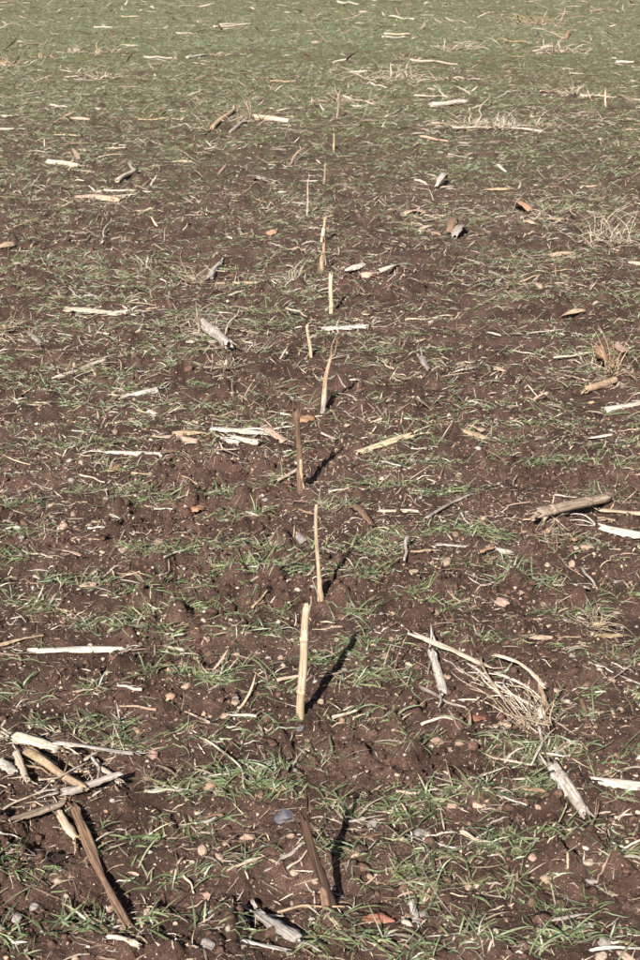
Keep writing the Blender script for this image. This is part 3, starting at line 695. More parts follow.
# left middle distance
residue('husk', 150, 438, 206, 442, 9, 'pink', 'pinkish tan husk left of the group of pale stalks', curl=1.1)
residue('split', 206, 430, 276, 437, 8, 'white', 'bleached stalk on top of the group left of the mottled stub', lift=0.008, curl=1.0)
residue('husk', 213, 438, 241, 446, 9, 'silver', 'grey broad husk in front of the bleached stalk', curl=1.2)
residue('split', 268, 429, 287, 447, 8, 'pink', 'short pink-tan stalk slanting beside the mottled brown stub', lift=0.008, curl=0.7)
residue('stick', 240, 434, 292, 431, 3, 'silver', 'thin grey stem running to the mottled brown stub', lift=0.005)
residue('split', 104, 453, 166, 454, 7, 'white', 'slim bleached stalk nearest of the group left of the row', curl=0.9)
residue('husk', 170, 434, 214, 436, 7, 'tan', 'tan ragged husk behind the pinkish tan one', curl=0.9)
residue('split', 226, 441, 262, 448, 7, 'pale', 'pale split piece in front of the bleached stalk group', lift=0.004, curl=1.0)
residue('husk', 212, 454, 240, 450, 3, 'pale', 'thin pale sliver below the grey broad husk', curl=0.6)
residue('leaf', 110, 474, 123, 466, 7, 'brown', 'small brown curled leaf below the slim bleached stalk', curl=0.7, bend=0.1)
residue('leaf', 130, 474, 155, 476, 7, 'tan', 'soil-stained tan husk below the slim bleached stalk', curl=0.7, sink=0.6)
residue('stick', 80, 476, 105, 484, 2.2, 'pale', 'thin pale straw below the slim bleached stalk')
residue('leaf', 298, 423, 315, 420, 9, 'orange', 'bright orange leaf behind the mottled brown stub', curl=0.5, bend=0.1)
residue('split', 117, 399, 160, 390, 9, 'silver', 'thick silver-white stalk piece alone left of the row', curl=1.2)
residue('leaf', 146, 413, 160, 416, 7, 'pale', 'square pale husk scrap below the silver-white stalk piece', curl=0.3)
residue('split', 49, 384, 112, 363, 5.5, 'pale', 'long pale stalk with a frayed upper end at the left', lift=0.008, frays=4)
residue('stick', 92, 371, 119, 360, 2, 'pale', 'thin straw lying over the frayed pale stalk', lift=0.02)
root_clump(74, 374, 40, 'pale root tuft on the frayed pale stalk at the left', n=18, flat=0.6, mat='pale', up=0.02)
residue('stalk', 203, 330, 229, 353, 9, 'grey', 'short blue-grey stalk between two root sprays', lift=0.012, nodes=[0.45], frays=2)
tuft(199, 331, 56, 26, 'pale', 'pale spiky leaf spray at the upper end of the blue-grey stalk', 18, 0.5)
root_clump(226, 372, 44, 'bushy pale root crown below the blue-grey stalk', n=30, flat=0.5, mat='pale', up=0.02)
residue('stick', 223, 338, 240, 317, 1.8, 'pale', 'thin straight straw sticking up right of the blue-grey stalk', end_up=0.03)
residue('split', 29, 332, 41, 346, 6.5, 'grey', 'short grey stalk end near the left edge', curl=1.1)
root_clump(8, 335, 44, 'tan root crown at the left edge in the middle distance', n=24, flat=0.5, mat='tan', up=0.02)
residue('split', 60, 311, 132, 316, 7, 'pale', 'long thick pale stalk with a frayed white right end', curl=1.0, frays=4)
residue('split', 108, 316, 132, 313, 6, 'white', 'white frayed sliver at the end of the long thick pale stalk', lift=0.006)
residue('split', 207, 283, 222, 266, 6, 'silver', 'short silver-grey stalk standing out of a root spray', lift=0.015)
residue('split', 212, 285, 276, 282, 6, 'tan', 'long tan stalk right of the silver-grey one', curl=1.0)
root_clump(196, 284, 50, 'pale root spray at the foot of the silver-grey stalk', n=26, flat=0.7, mat='pale', up=0.015)
residue('stick', 163, 268, 190, 277, 2, 'pale', 'thin pale stem left of the pale root spray')
tuft(293, 283, 34, 26, 'pale', 'pale dry grass tuft left of the bright yellow stub', 18, 0.2)
residue('stick', 285, 295, 320, 287, 2.2, 'silver', 'grey thin stem in front of the pale dry tuft', side=0.05)
residue('husk', 345, 277, 366, 272, 8, 'white', 'white papery husk right of the bright yellow stub', lift=0.006, curl=0.6)
residue('leaf', 360, 279, 380, 276, 10, 'pink', 'pink-tan crumpled husk between two white ones', lift=0.004, curl=0.7, bend=0.1)
residue('husk', 377, 279, 408, 273, 6, 'white', 'white husk strip at the end of the papery group', lift=0.006, curl=0.8)
residue('stick', 78, 247, 92, 235, 1.8, 'tan', 'thin tan twig at the far left on green seedlings')
residue('stick', 102, 246, 112, 226, 1.8, 'pale', 'thin pale stem leaning up near the left', end_up=0.04)
residue('leaf', -2, 252, 16, 246, 10, 'tan', 'brown crumpled husk at the left edge', curl=0.7, bend=0.1)
residue('leaf', 266, 236, 278, 231, 7, 'orange', 'orange leaf on green left of the row', curl=0.6, bend=0.1)
residue('husk', 70, 199, 123, 202, 8, 'pink', 'broad pinkish husk under a thin white stem', curl=0.8)
residue('stick', 104, 192, 152, 193, 2.6, 'white', 'thin white stem just behind the broad pinkish husk')
residue('stalk', 117, 185, 137, 174, 3.8, 'pale', 'short pale stalk slanting behind the thin white stem')
residue('stalk', 47, 163, 78, 168, 4.4, 'pale', 'pale round stalk with a blunt end, far left on green')
residue('stick', 150, 187, 157, 183, 2, 'white', 'tiny white chip right of the short slanting stalk')
residue('stick', 14, 232, 40, 226, 2, 'tan', 'thin tan stem on bare soil at the far left')
residue('husk', 282, 168, 302, 166, 3, 'pale', 'small pale husk left of the thin tan stub')
# right middle distance
residue('leaf', 436, 191, 448, 181, 6, 'silver', 'folded silver husk standing up on the green right of the row', bend=0.15, curl=0.6, lift=0.01)
residue('husk', 440, 190, 456, 187, 4, 'pale', 'pale husk joined to the folded silver one')
residue('husk', 481, 191, 512, 190, 4.5, 'tan', 'soil-brown flat husk right of the folded silver one')
residue('leaf', 400, 216, 428, 213, 10, 'pink', 'large crumpled pink-tan husk right of the row', curl=0.8, bend=0.12)
residue('stick', 424, 215, 437, 219, 2, 'pale', 'thin pale rib at the tip of the large crumpled husk')
residue('leaf', 515, 208, 530, 216, 9, 'orange', 'orange husk of the far right residue clump', curl=0.7, bend=0.15, lift=0.01)
residue('leaf', 520, 222, 537, 226, 8, 'pink', 'pinkish husk in front of the orange one', curl=0.6, bend=0.1)
tuft(538, 219, 48, 16, 'pale', 'pale leafy tuft right of the orange husk', 18, 0.6)
residue('split', 542, 219, 569, 222, 4, 'tan', 'tan stalk end right of the orange husk')
residue('stick', 566, 204, 575, 222, 2.2, 'yellow', 'yellow thin stem leaning up near the orange husk', end_up=0.03)
residue('leaf', 446, 236, 458, 226, 9, 'brown', 'brown folded husk beside the blue-grey one', bend=0.15, curl=0.7, lift=0.01)
residue('leaf', 455, 240, 463, 229, 9, 'grey', 'blue-grey folded husk right of the leafy tan stub', bend=0.12, curl=0.8, lift=0.008)
tuft(612, 243, 46, 36, 'pale', 'large upright fan of pale dry grass at the right', 30, 0.15)
residue('husk', 584, 241, 606, 244, 4.5, 'pale', 'pale stalk end left of the large dry grass fan')
residue('husk', 540, 258, 576, 251, 6.5, 'pink', 'pinkish flat husk below the large dry grass fan', curl=0.7)
residue('husk', 626, 262, 646, 266, 5, 'pale', 'pale husk cut by the right edge below the dry grass fan')
residue('split', 487, 270, 510, 281, 4, 'grey', 'thin blue-grey leaf strip on soil right of the row')
residue('stick', 520, 281, 540, 279, 2, 'tan', 'thin tan stem beside the pinkish stone')
residue('leaf', 560, 319, 585, 314, 9, 'tan', 'brown papery husk at the right in the middle distance', curl=0.7, bend=0.1)
residue('stick', 405, 321, 455, 317, 2, 'pale', 'thin straw lying right of the bright yellow stub')
residue('stick', 580, 188, 596, 186, 3, 'pink', 'short pinkish stem far right on green')
residue('stick', 440, 236, 428, 233, 2.6, 'orange', 'orange sliver left of the brown folded husk')
# far field
residue('stalk', 253, 119, 288, 124, 4.6, 'pale', 'pale bright stalk pointing right out of the far tangle')
residue('split', 231, 134, 249, 117, 4.2, 'grey', 'dark arched stalk in the far tangle left of the row', bend=0.02)
residue('split', 213, 131, 235, 108, 3.6, 'tan', 'tan leaf strip slanting at the outer side of the far tangle', bend=0.02)
tuft(252, 121, 34, 18, 'tan', 'tan root spray at the centre of the far tangle', 18, 0.4)
residue('husk', -4, 129, 28, 130, 3.6, 'white', 'long white stalk at the left edge, far off')
residue('husk', -3, 115, 13, 118, 3.4, 'pale', 'pale stalk end just behind the long white one')
residue('stick', 50, 106, 67, 109, 2.8, 'white', 'short white stalk piece on far green at the left')
residue('husk', 62, 119, 94, 121, 5, 'pink', 'tan-pink mat of husk far left')
residue('stick', 138, 121, 192, 120, 2, 'tan', 'long thin tan stem across the far left field')
residue('stick', 144, 58, 172, 59, 2.8, 'white', 'long white stalk on the far green')
residue('stick', 187, 59, 213, 55, 2.8, 'white', 'white stalk ending at a small tuft, far off')
tuft(214, 56, 14, 10, 'tan', 'small tan tuft at the end of a far white stalk', 10, 0.4)
residue('husk', 62, 78, 98, 77, 3.2, 'pale', 'pale husk strip with a tuft beside it, far left')
tuft(103, 78, 22, 9, 'pale', 'pale tuft at the end of a far left husk strip', 12, 0.5)
tuft(77, 53, 17, 11, 'pale', 'far pale spiky tuft left of another one', 12, 0.3)
tuft(105, 53, 17, 11, 'tan', 'far tan spiky tuft right of the pale one', 12, 0.3)
tuft(8, 65, 26, 9, 'tan', 'tan leaf clump at the far left edge', 14, 0.5)
tuft(43, 58, 14, 9, 'tan', 'small brownish leaf clump on the far green', 10, 0.4)
residue('stick', 220, 26, 252, 25, 2.6, 'white', 'white stalk near the top of the picture left of the row')
residue('stick', 213, 28, 236, 27, 2, 'pale', 'pale stalk in front of the top white one')
residue('stick', 94, 28, 113, 28, 2.2, 'white', 'small white stalk near the top left')
residue('stick', 176, 34, 192, 34, 2, 'pale', 'small pale stalk near the top between two white ones')
residue('stick', 105, 149, 126, 148, 2.2, 'pale', 'thin pale straw far left above the short round stalk')
residue('stick', 337, 3, 358, 5, 3, 'white', 'white stalk touching the top edge of the picture')
residue('stick', 389, 17, 414, 21, 2.6, 'white', 'slanting white stalk near the top right of the row')
residue('stick', 445, 20, 466, 24, 2.2, 'pale', 'thin pale stalk right of the top slanting one')
residue('stick', 384, 35, 410, 35, 2.2, 'pale', 'pale stalk lying behind a parallel one, far off')
residue('stick', 382, 38, 408, 38, 2, 'white', 'white stalk lying in front of a parallel one, far off')
residue('stick', 410, 61, 458, 65, 3, 'pale', 'long pale stalk on far green right of the row')
tuft(412, 60, 18, 8, 'tan', 'tan tuft at the end of the long far pale stalk', 12, 0.5)
tuft(556, 53, 38, 12, 'pale', 'large pale straw heap in the far right green', 26, 0.6)
residue('husk', 540, 52, 574, 53, 3, 'pale', 'pale strip under the large far straw heap')
tuft(532, 24, 44, 7, 'tan', 'wide tan straw patch near the top right', 22, 0.8)
residue('leaf', 563, 40, 574, 34, 4, 'orange', 'orange husk sticking up in the far right green', end_up=0.06)
residue('stick', 616, 63, 634, 63, 2.8, 'white', 'short white stalk at the far right edge')
tuft(394, 80, 54, 11, 'pale', 'broad beige mat of husks right of the farthest stub', 30, 0.75)
residue('stick', 370, 85, 386, 89, 2.6, 'white', 'white sliver in front of the broad beige mat')
residue('stick', 343, 98, 373, 105, 3.2, 'pale', 'pale stalk lying behind the farthest stub')
tuft(340, 102, 28, 16, 'tan', 'beige leaf tuft around the farthest stub', 14, 0.4)
residue('stick', 414, 97, 446, 98, 2.2, 'pale', 'thin pale stalk touching a slanting white one')
residue('stick', 434, 89, 447, 99, 3, 'white', 'white slanting stalk crossing a thin pale one')
residue('stalk', 432, 107, 469, 104, 4.4, 'white', 'thick bright stalk on the far green right of the row')
residue('stick', 386, 118, 401, 111, 2.2, 'pale', 'upper arm of a thin V-shaped straw')
residue('stick', 386, 118, 400, 116, 2, 'pale', 'lower arm of a thin V-shaped straw')
residue('husk', 430, 123, 462, 127, 4, 'pink', 'pinkish stalk at the left end of the far residue band')
residue('stick', 452, 131, 492, 131, 3, 'pale', 'pale stalk in the middle of the far residue band')
residue('husk', 497, 130, 546, 134, 4.2, 'pale', 'thick pale stalk at the right end of the far residue band')
tuft(500, 127, 30, 18, 'white', 'whitish upright tuft in the far residue band', 24, 0.35)
tuft(537, 126, 22, 15, 'pale', 'pale spiky tuft right of the whitish upright one', 16, 0.3)
tuft(470, 127, 34, 9, 'pale', 'low beige husk tuft in the far residue band', 16, 0.7)
residue('stick', 478, 122, 489, 105, 1.6, 'pale', 'thin straw sticking up in the far residue band', end_up=0.08)
residue('stick', 420, 138, 448, 143, 3.4, 'pink', 'pinkish stalk below the far residue band')
residue('husk', 433, 153, 474, 161, 3.4, 'white', 'white pointed leaf strip below the far residue band')
residue('stick', 498, 169, 506, 173, 4, 'white', 'small white chip right of the row, far off')
residue('stick', 580, 97, 617, 98, 2.8, 'pale', 'pale stalk running right from a brown tuft')
tuft(573, 95, 26, 14, 'pale', 'beige tuft at the end of a far right stalk', 16, 0.4)
residue('stick', 540, 93, 568, 90, 2, 'pink', 'thin pink stem left of the far right beige tuft')
tuft(455, 50, 34, 6, 'pale', 'flat pale straw patch on the far green', 16, 0.8)
residue('stick', 500, 40, 530, 44, 2.2, 'tan', 'thin tan stalk between two far straw heaps')
residue('stick', 590, 12, 618, 10, 2, 'tan', 'thin tan stalk near the top right corner')
residue('stick', 455, 78, 480, 80, 2, 'pale', 'thin pale stalk between the mat and the far heap')
residue('husk', 330, 63, 352, 60, 2.4, 'white', 'small white husk beyond the farthest stub')
residue('stick', 20, 46, 40, 44, 2, 'tan', 'thin tan stalk near the top left edge')
residue('stick', 270, 80, 296, 82, 2, 'tan', 'thin tan stalk beyond the far tangle')

# ------------------------------------------------------------------ stones one can tell apart
stone(207, 946, 20, 12, 's_grey', 'oval grey stone at the bottom edge left of the split husk')
stone(152, 756, 13, 12, 's_pink', 'round pinkish pebble above the bristly root crown')
stone(285, 818, 26, 17, 's_dark', 'dark bluish-grey stone beside the top of the dark stub')
stone(419, 837, 17, 15, 's_grey', 'grey stone right of the dark stub shadow')
stone(372, 826, 12, 11, 's_grey', 'small grey stone touching the dark stub shadow')
stone(247, 838, 18, 9, 's_pink', 'flat pinkish stone left of the dark stub')
stone(291, 837, 12, 9, 's_tan', 'small tan stone below the dark bluish-grey one')
stone(219, 858, 9, 11, 's_tan', 'small upright tan pebble left of the hollow')
stone(203, 851, 11, 14, 's_pink', 'lumpy pink stone left of the small upright pebble')
stone(124, 552, 13, 9, 's_pale', 'smooth pale pebble, the upper one of three at the left')
stone(37, 580, 11, 12, 's_pale', 'round pale pebble near the left edge')
stone(63, 527, 12, 13, 's_pink', 'tan triangular stone near the left edge')
stone(159, 543, 10, 8, 's_pink', 'small pinkish pebble right of the smooth pale one')
stone(300, 539, 15, 13, 's_grey', 'blue-grey stone left of the slim stub')
stone(447, 563, 9, 12, 's_tan', 'tan upright pebble right of the dark poking stem')
stone(413, 573, 12, 8, 's_tan', 'flat tan pebble below the dark poking stem')
stone(502, 603, 15, 10, 's_pink', 'pinkish tan stone above the short pinkish stalk')
stone(433, 577, 9, 7, 's_tan', 'small tan pebble between two larger ones')
stone(572, 565, 8, 9, 's_pink', 'small pinkish stone below the tangled roots')
stone(548, 566, 8, 6, 's_pale', 'small pale pebble left of the pinkish stone')
stone(375, 375, 9, 7, 's_pink', 'orange-pink pebble at the tip of the leaning stub shadow')
stone(597, 369, 8, 6, 's_pale', 'pale round pebble under the tangled tuft')
stone(540, 287, 9, 11, 's_pink', 'pinkish upright stone right of the row, middle distance')
stone(436, 741, 20, 8, 's_brown', 'flat brown-grey stone below the bent straw')
stone(423, 835, 10, 8, 's_grey', 'small grey stone leaning on the larger grey one')
stone(592, 882, 13, 9, 's_grey', 'pale grey stone near the right edge, lower one')
stone(632, 854, 16, 11, 's_tan', 'tan stone cut by the right edge in the foreground')
stone(613, 895, 12, 9, 's_tan', 'small tan stone left of the right edge, low foreground')
stone(604, 944, 16, 13, 's_grey', 'grey rounded stone near the bottom right corner')
stone(601, 957, 14, 10, 's_pale', 'pale stone at the bottom right corner')
stone(626, 958, 22, 9, 's_pink', 'orange-tan stone touching the bottom right edge')
stone(425, 838, 8, 7, 's_grey', 'tiny grey stone right of the larger grey one')
stone(422, 915, 8, 9, 's_grey', 'small grey pebble beside the short grey stalk piece')
stone(15, 919, 14, 11, 's_grey', 'grey stone near the bottom left corner')
stone(34, 908, 10, 9, 's_grey', 'small grey stone above the bottom left one')
stone(214, 935, 12, 7, 's_tan', 'tan flat pebble just above the oval grey stone')
stone(206, 897, 9, 8, 's_pink', 'small pinkish pebble above the oval grey stone')
stone(58, 882, 9, 7, 's_pale', 'small pale pebble below the dark half-buried stalk')
stone(111, 910, 10, 9, 's_pink', 'pinkish stone left of the long cracked stalk tip')
stone(147, 913, 8, 9, 's_pink', 'pink pebble right of the long cracked stalk tip')
stone(218, 860, 8, 9, 's_tan', 'tan pebble beside another at the left of the hollow')
stone(186, 688, 14, 10, 's_pink', 'orange-pink stone left of the thick pale stub')
stone(206, 640, 9, 7, 's_tan', 'tan pebble left of the thick pale stub')
stone(281, 659, 7, 9, 's_pink', 'small pink pebble just left of the thick pale stub')
stone(300, 729, 11, 7, 's_dark', 'small dark grey stone below the thick pale stub')
stone(226, 717, 12, 10, 's_pink', 'pinkish stone left of the foot of the thick pale stub')
stone(320, 703, 9, 7, 's_tan', 'small tan stone right of the foot of the thick pale stub')
stone(392, 640, 7, 6, 's_tan', 'small tan pebble right of the thick stub shadow')
stone(95, 574, 7, 6, 's_pale', 'tiny pale pebble above the pinkish leaf scrap')
stone(545, 880, 12, 10, 's_tan', 'tan pebble on the bare strip in the right foreground')
stone(588, 863, 13, 9, 's_pale', 'pale pebble on the bare strip near the right edge')
stone(428, 835, 7, 6, 's_pale', 'tiny pale pebble beyond the grey stones')
stone(469, 888, 9, 7, 's_tan', 'small tan pebble among the right foreground seedlings')
stone(452, 807, 10, 9, 's_pink', 'small pink stone left of the small pinkish leaf')
stone(533, 858, 9, 8, 's_pink', 'small pinkish pebble on the bare right foreground strip')

# ------------------------------------------------------------------ loose straws and pebbles beside things one can find
MARKS = [(331, 914, 'dark rotten split stub'), (301, 717, 'thick pale stub'), (319, 600, 'slim yellowish stub'), (301, 490, 'mottled brown stub'), (321, 414, 'leaning ragged stub'),
 (331, 313, 'bright yellow stub'), (322, 269, 'orange-brown torn stub'), (307, 216, 'very thin pale stub'), (285, 818, 'dark bluish-grey stone'), (419, 837, 'grey stone by the dark shadow'),
 (152, 756, 'round pinkish pebble near the heap'), (124, 552, 'smooth pale pebble at the left'), (63, 527, 'tan triangular stone'), (198, 512, 'orange-red leaf'), (75, 652, 'bright white split stalk'),
 (466, 712, 'rusty red leaf'), (570, 800, 'thick weathered grey stalk end'), (572, 520, 'thick round propped stalk'), (474, 552, 'long half-buried stalk'), (384, 447, 'long yellow-tan stalk'),
 (500, 372, 'pink-brown husk scrap'), (427, 366, 'short steel-grey stalk'), (140, 395, 'silver-white stalk piece'), (96, 313, 'long thick pale stalk'), (216, 342, 'blue-grey stalk'),
 (458, 234, 'folded blue-grey husk'), (612, 240, 'large dry grass fan'), (558, 255, 'pinkish flat husk'), (414, 214, 'large crumpled pink-tan husk'), (95, 200, 'broad pinkish husk'),
 (270, 232, 'orange leaf left of the row'), (622, 408, 'thick bleached stalk at the edge'), (540, 287, 'pinkish upright stone'), (130, 455, 'slim bleached stalk'), (186, 688, 'orange-pink stone'),
 (592, 632, 'fine pale root tuft'), (614, 789, 'pale flat stalk at the edge'), (207, 946, 'oval grey stone')]
RELS = [('just left of', -1, 0.1), ('just right of', 1, 0.15), ('just below', 0.2, 1), ('just above', -0.2, -1)]
WORDS = {'pale': 'pale', 'tan': 'tan', 'white': 'whitish', 'pink': 'pinkish', 'brown': 'brown', 'silver': 'grey'}
PEB = [stone_mesh('pebble', k, 900 + i, 0.4, ICO2) for i, k in enumerate(('s_tan', 's_pink', 's_pale', 's_grey', 's_brown'))]
PEBW = ['tan', 'pinkish', 'pale', 'grey', 'brown']
for q, (mx, my, phrase) in enumerate(MARKS):
    sc = (my + 70) / 786.0
    for i, (rel, dx, dy) in enumerate(RELS):
        far = R.uniform(34, 58)
        x, y = mx + dx * far * sc * 1.25, my + dy * far * sc * 0.8
        if not (4 < x < 636 and 8 < y < 952): continue
        if (q + i) % 4 != 3:
            mt = R.choice(list(WORDS)); L = R.uniform(16, 36) * sc; an = R.choice((0, math.pi)) + R.gauss(0, 0.5)
            wpx = max(1.5, R.uniform(2.2, 4.6) * sc); kd = R.choice(('stick', 'stick', 'husk'))
            ex, ey = math.cos(an) * L / 2, math.sin(an) * L / 2 * 0.7
            o = residue(kd, x - ex, y - ey, x + ex, y + ey, wpx if kd == 'stick' else wpx * 1.5, mt, '', side=R.uniform(-.08, .08), lift=0.003)
            noun = ('short' if L < 26 * sc else 'longish') + ' loose ' + WORDS[mt] + (' straw ' if kd == 'stick' else ' leaf shred ')
            o['label'] = noun + rel + ' the ' + phrase; o['group'] = 'loose straws and shreds'
        if (q + 2 * i) % 3 == 0 and my > 270:
            pi = R.randrange(5); wv = R.uniform(5, 10) * sc + 1.2
            px_, py_ = x + R.uniform(-14, 14) * sc, y + R.uniform(8, 16) * sc
            if py_ < 952: stone(px_, py_, wv, wv * 0.75, None, 'small ' + PEBW[pi] + ' pebble on the soil ' + rel + ' the ' + phrase, 'pebble', PEB[pi], 'loose small pebbles')

for (mx, my, ln, n) in [(10, 335, .22, 70), (74, 376, .22, 60), (226, 374, .14, 70), (195, 332, .16, 60), (612, 374, .22, 80), (196, 285, .2, 60), (500, 124, .5, 60), (460, 128, .6, 50), (394, 80, .8, 70), (555, 52, .8, 60), (530, 24, 1.2, 50),
                        (240, 440, .22, 60), (590, 632, .12, 60), (100, 200, .25, 40), (368, 277, .2, 50), (525, 218, .25, 50), (414, 214, .2, 40), (20, 345, .2, 40), (250, 122, .4, 40), (575, 96, .4, 40), (80, 78, .6, 40), (455, 48, .9, 40)]:
    p = at(mx, my); PLACED.append((p.x, p.y, ln * 0.8, n * (0.45 if p.y > 3.2 else 1.0)))     # matted shreds round the big clumps
# ------------------------------------------------------------------ grass, litter and crumbs: what nobody could count
BLOBS = [  # strips of young cereal in the near rows: x0, x1, y (pixels), how many seedlings for each 10 pixels
 (0,50,508,3),(70,160,494,3),(110,180,506,3),(180,300,500,3),(215,262,525,5),(130,205,560,5),(40,112,585,3),(200,312,560,4),(205,310,578,4),(0,60,610,3),
 (80,150,632,4),(130,220,620,3.5),(230,282,620,3),(120,200,600,2.5),(318,362,515,3),(338,412,495,3),(360,420,545,3),(420,505,540,5),(490,575,592,4.5),(320,405,560,3),
 (338,384,620,3),(448,474,620,2.5),(540,604,545,3),(540,606,620,2.5),(210,300,582,3.5),(312,402,580,4),(340,402,652,3.5),(218,300,645,2.5),(308,382,666,3),(338,412,690,4.5),
 (252,292,697,3),(206,242,682,2.5),(214,262,728,2.2),(100,184,642,3.5),(36,132,732,2.6),(96,142,748,3),(134,222,686,3),(88,112,692,3),(6,44,702,2),(400,442,610,2.6),
 (438,472,655,2.4),(478,524,655,2),(546,596,716,2.2),(398,432,750,2.4),(478,640,762,2.4),(110,222,746,2.6),(160,226,790,4.5),(98,172,842,2.2),(128,212,882,2.2),(0,62,886,2.2),
 (56,142,926,4),(0,34,952,2),(176,226,826,2.4),(210,294,775,4.5),(288,342,766,2.6),(206,304,796,4.5),(326,362,812,3),(344,400,822,2.6),(388,434,812,3.8),(206,254,872,2.4),
 (296,352,862,2.4),(358,434,882,2.6),(300,366,946,4.5),(358,434,956,3.2),(396,434,892,2.6),(418,524,802,4.2),(466,562,756,3),(518,566,790,5),(418,524,864,4.6),(498,584,846,3.4),
 (598,644,872,3.2),(436,484,946,4.5),(496,604,946,3.4),(416,474,902,3),(478,566,896,2.4),(600,644,800,2),(560,640,835,2.2),(590,640,700,2),(0,40,560,2.5),(0,60,535,2.5),
 (560,640,500,2.5),(420,480,500,2.5),(440,520,575,2),(600,640,600,2.4),(0,44,662,1.6),(470,500,690,1.6),(520,640,470,3),(150,200,660,2),(560,625,655,2.2),(330,400,730,2),(240,300,745,1.6),
 (60,100,860,1.2),(140,200,935,2),(230,270,945,1.6),(530,620,915,1.6),(360,420,845,2)]

def seedlings():
    P = []                                            # x, y, vigour
    for (x0, x1, yp, dens) in BLOBS:
        n = int((x1 - x0) / 10 * dens * 1.45 * (560.0 / (yp + 70)) ** 1.5 + 0.5); a, b = ray(x0, yp), ray(x1, yp)
        ax, ay = a.x * -CAM_H / a.z, a.y * -CAM_H / a.z; bx = b.x * -CAM_H / b.z
        for i in range(n):
            t = NR.random(); P.append((ax + (bx - ax) * t + NR.normal() * .012, ay + NR.normal() * 0.013 + 0.01 * math.sin(t * 5 + yp), 1.0))
    # the rows go on beside the frame and up the field; patchy, thicker with distance
    out = [np.array(P)]
    for y0, y1, dens in ((1.0, 3.0, 1500), (3.0, 6.5, 2500), (6.5, 12, 2300), (12, 22, 1500), (22, 36, 600)):
        area = (y1 - y0) * 2 * (0.75 + 0.31 * y1); n = int(area * dens)
        y = y0 + (y1 - y0) * NR.random(n); x = (NR.random(n) * 2 - 1) * (0.75 + 0.31 * y1)
        k = np.abs(x) < 0.75 + 0.31 * y; x, y = x[k], y[k]
        inframe = (np.abs(x) < 0.06 + 0.278 * y) & (y < 2.95)
        wob = 0.02 * vnoise(x * 2.2, y * 0.8, 3)
        ph = ((y + wob - ROW_0) / ROW_GAP) % 1.0; rowd = np.minimum(ph, 1 - ph) * ROW_GAP
        row = 0.16 + 0.84 * np.exp(-(rowd / 0.03) ** 2)
        row = row + (0.6 - row) * smooth(6, 11, y)
        patch = smooth(-0.45, 0.55, vnoise(x * 4, y * 3, 41) + 0.6 * vnoise(x * 13, y * 9, 42) + 0.45 * vnoise(x * 1.1, y * 0.8, 43) - 0.04)
        patch = np.where(y > 2.9, 0.22 + 0.78 * patch, patch)
        patch = patch + (1 - patch) * 0.45 * smooth(6, 16, y)
        patch = patch * (1 - 0.55 * smooth(0.0, 0.5, vnoise(x * 0.4, y * 0.8, 44) + 0.6 * vnoise(x * 1.3, y * 1.9, 45)))
        pr = np.where(inframe, 0.02, row * patch)
        keep = NR.random(len(x)) < pr
        out.append(np.stack([x[keep], y[keep], np.ones(keep.sum())], 1))
    return np.concatenate(out, 0)

def ribbons(root, az, L, W, el0, el1, K, tint0, tint1, lift=0.0, flop=None, follow=True, curl=None, tri=False):
    """N bent ribbons of K segments; returns verts, quads, tris, tints"""
    n = len(L); pts = np.zeros((n, K + 1, 3)); pts[:, 0] = root
    a = az.copy()
    for i in range(K):
        t = (i + 0.5) / K; e = el0 + (el1 - el0) * t ** 0.8
        if curl is not None: a = a + curl / K
        st = (L / K)[:, None] * np.stack([np.cos(a) * np.cos(e), np.sin(a) * np.cos(e), np.sin(e)], 1)
        pts[:, i + 1] = pts[:, i] + st
    if follow:
        for i in range(1, K + 1):
            g = height(pts[:, i, 0], pts[:, i, 1]) + 0.0025; pts[:, i, 2] = np.maximum(pts[:, i, 2], g)
    prof = np.interp(np.linspace(0, 1, K + 1), [0, 0.25, 0.6, 0.85, 1], [0.7, 1, 0.9, 0.55, 0.06])
    sx, sy = -np.sin(az), np.cos(az); fl = flop if flop is not None else np.zeros(n)
    side = np.stack([sx * np.cos(fl), sy * np.cos(fl), np.sin(fl)], 1)
    off = side[:, None, :] * (W[:, None] * prof[None, :] * 0.5)[:, :, None]
    V = np.stack([pts - off, pts + off], 2).reshape(n, (K + 1) * 2, 3)
    base = (np.arange(n) * (K + 1) * 2)[:, None]
    q = np.array([[2 * i, 2 * i + 1, 2 * i + 3, 2 * i + 2] for i in range(K)])
    Q = (base[:, None, :] + q[None]).reshape(-1, 4)
    if tri: Q = Q[:, :3]                              # far blades: one pointed face each
    f = np.linspace(0, 1, K + 1)[None, :, None] ** 2
    T = np.repeat(tint0[:, None, :] * (1 - f) + tint1[:, None, :] * f, 2, 1)
    return V.reshape(-1, 3), Q, T.reshape(-1, 3)

def join(name, parts, mat, smooth_=False, label=None, cat=None):
    V, Q, D, T, off = [], [np.zeros((0, 4), int)], [np.zeros((0, 3), int)], [], 0
    for v, q, t in parts:
        V.append(v); T.append(t); (Q if q.shape[1] == 4 else D).append(q + off); off += len(v)
    o = big_mesh(name, np.concatenate(V), np.concatenate(Q), np.concatenate(D), np.concatenate(T), mat, smooth_)
    o['kind'] = 'stuff'; o['label'] = label; o['category'] = cat
    return o

GREENS = np.array([(0.155, 0.192, 0.078), (0.128, 0.162, 0.078), (0.178, 0.212, 0.098), (0.112, 0.144, 0.060), (0.232, 0.250, 0.130)])
TIPS = np.array([(0.30, 0.27, 0.13), (0.38, 0.31, 0.18), (0.14, 0.19, 0.07), (0.11, 0.16, 0.06), (0.22, 0.23, 0.10)])
STRAWS = np.array([(0.49, 0.39, 0.285), (0.58, 0.48, 0.37), (0.34, 0.24, 0.155), (0.40, 0.27, 0.19), (0.30, 0.25, 0.20), (0.20, 0.12, 0.075), (0.50, 0.38, 0.25)])

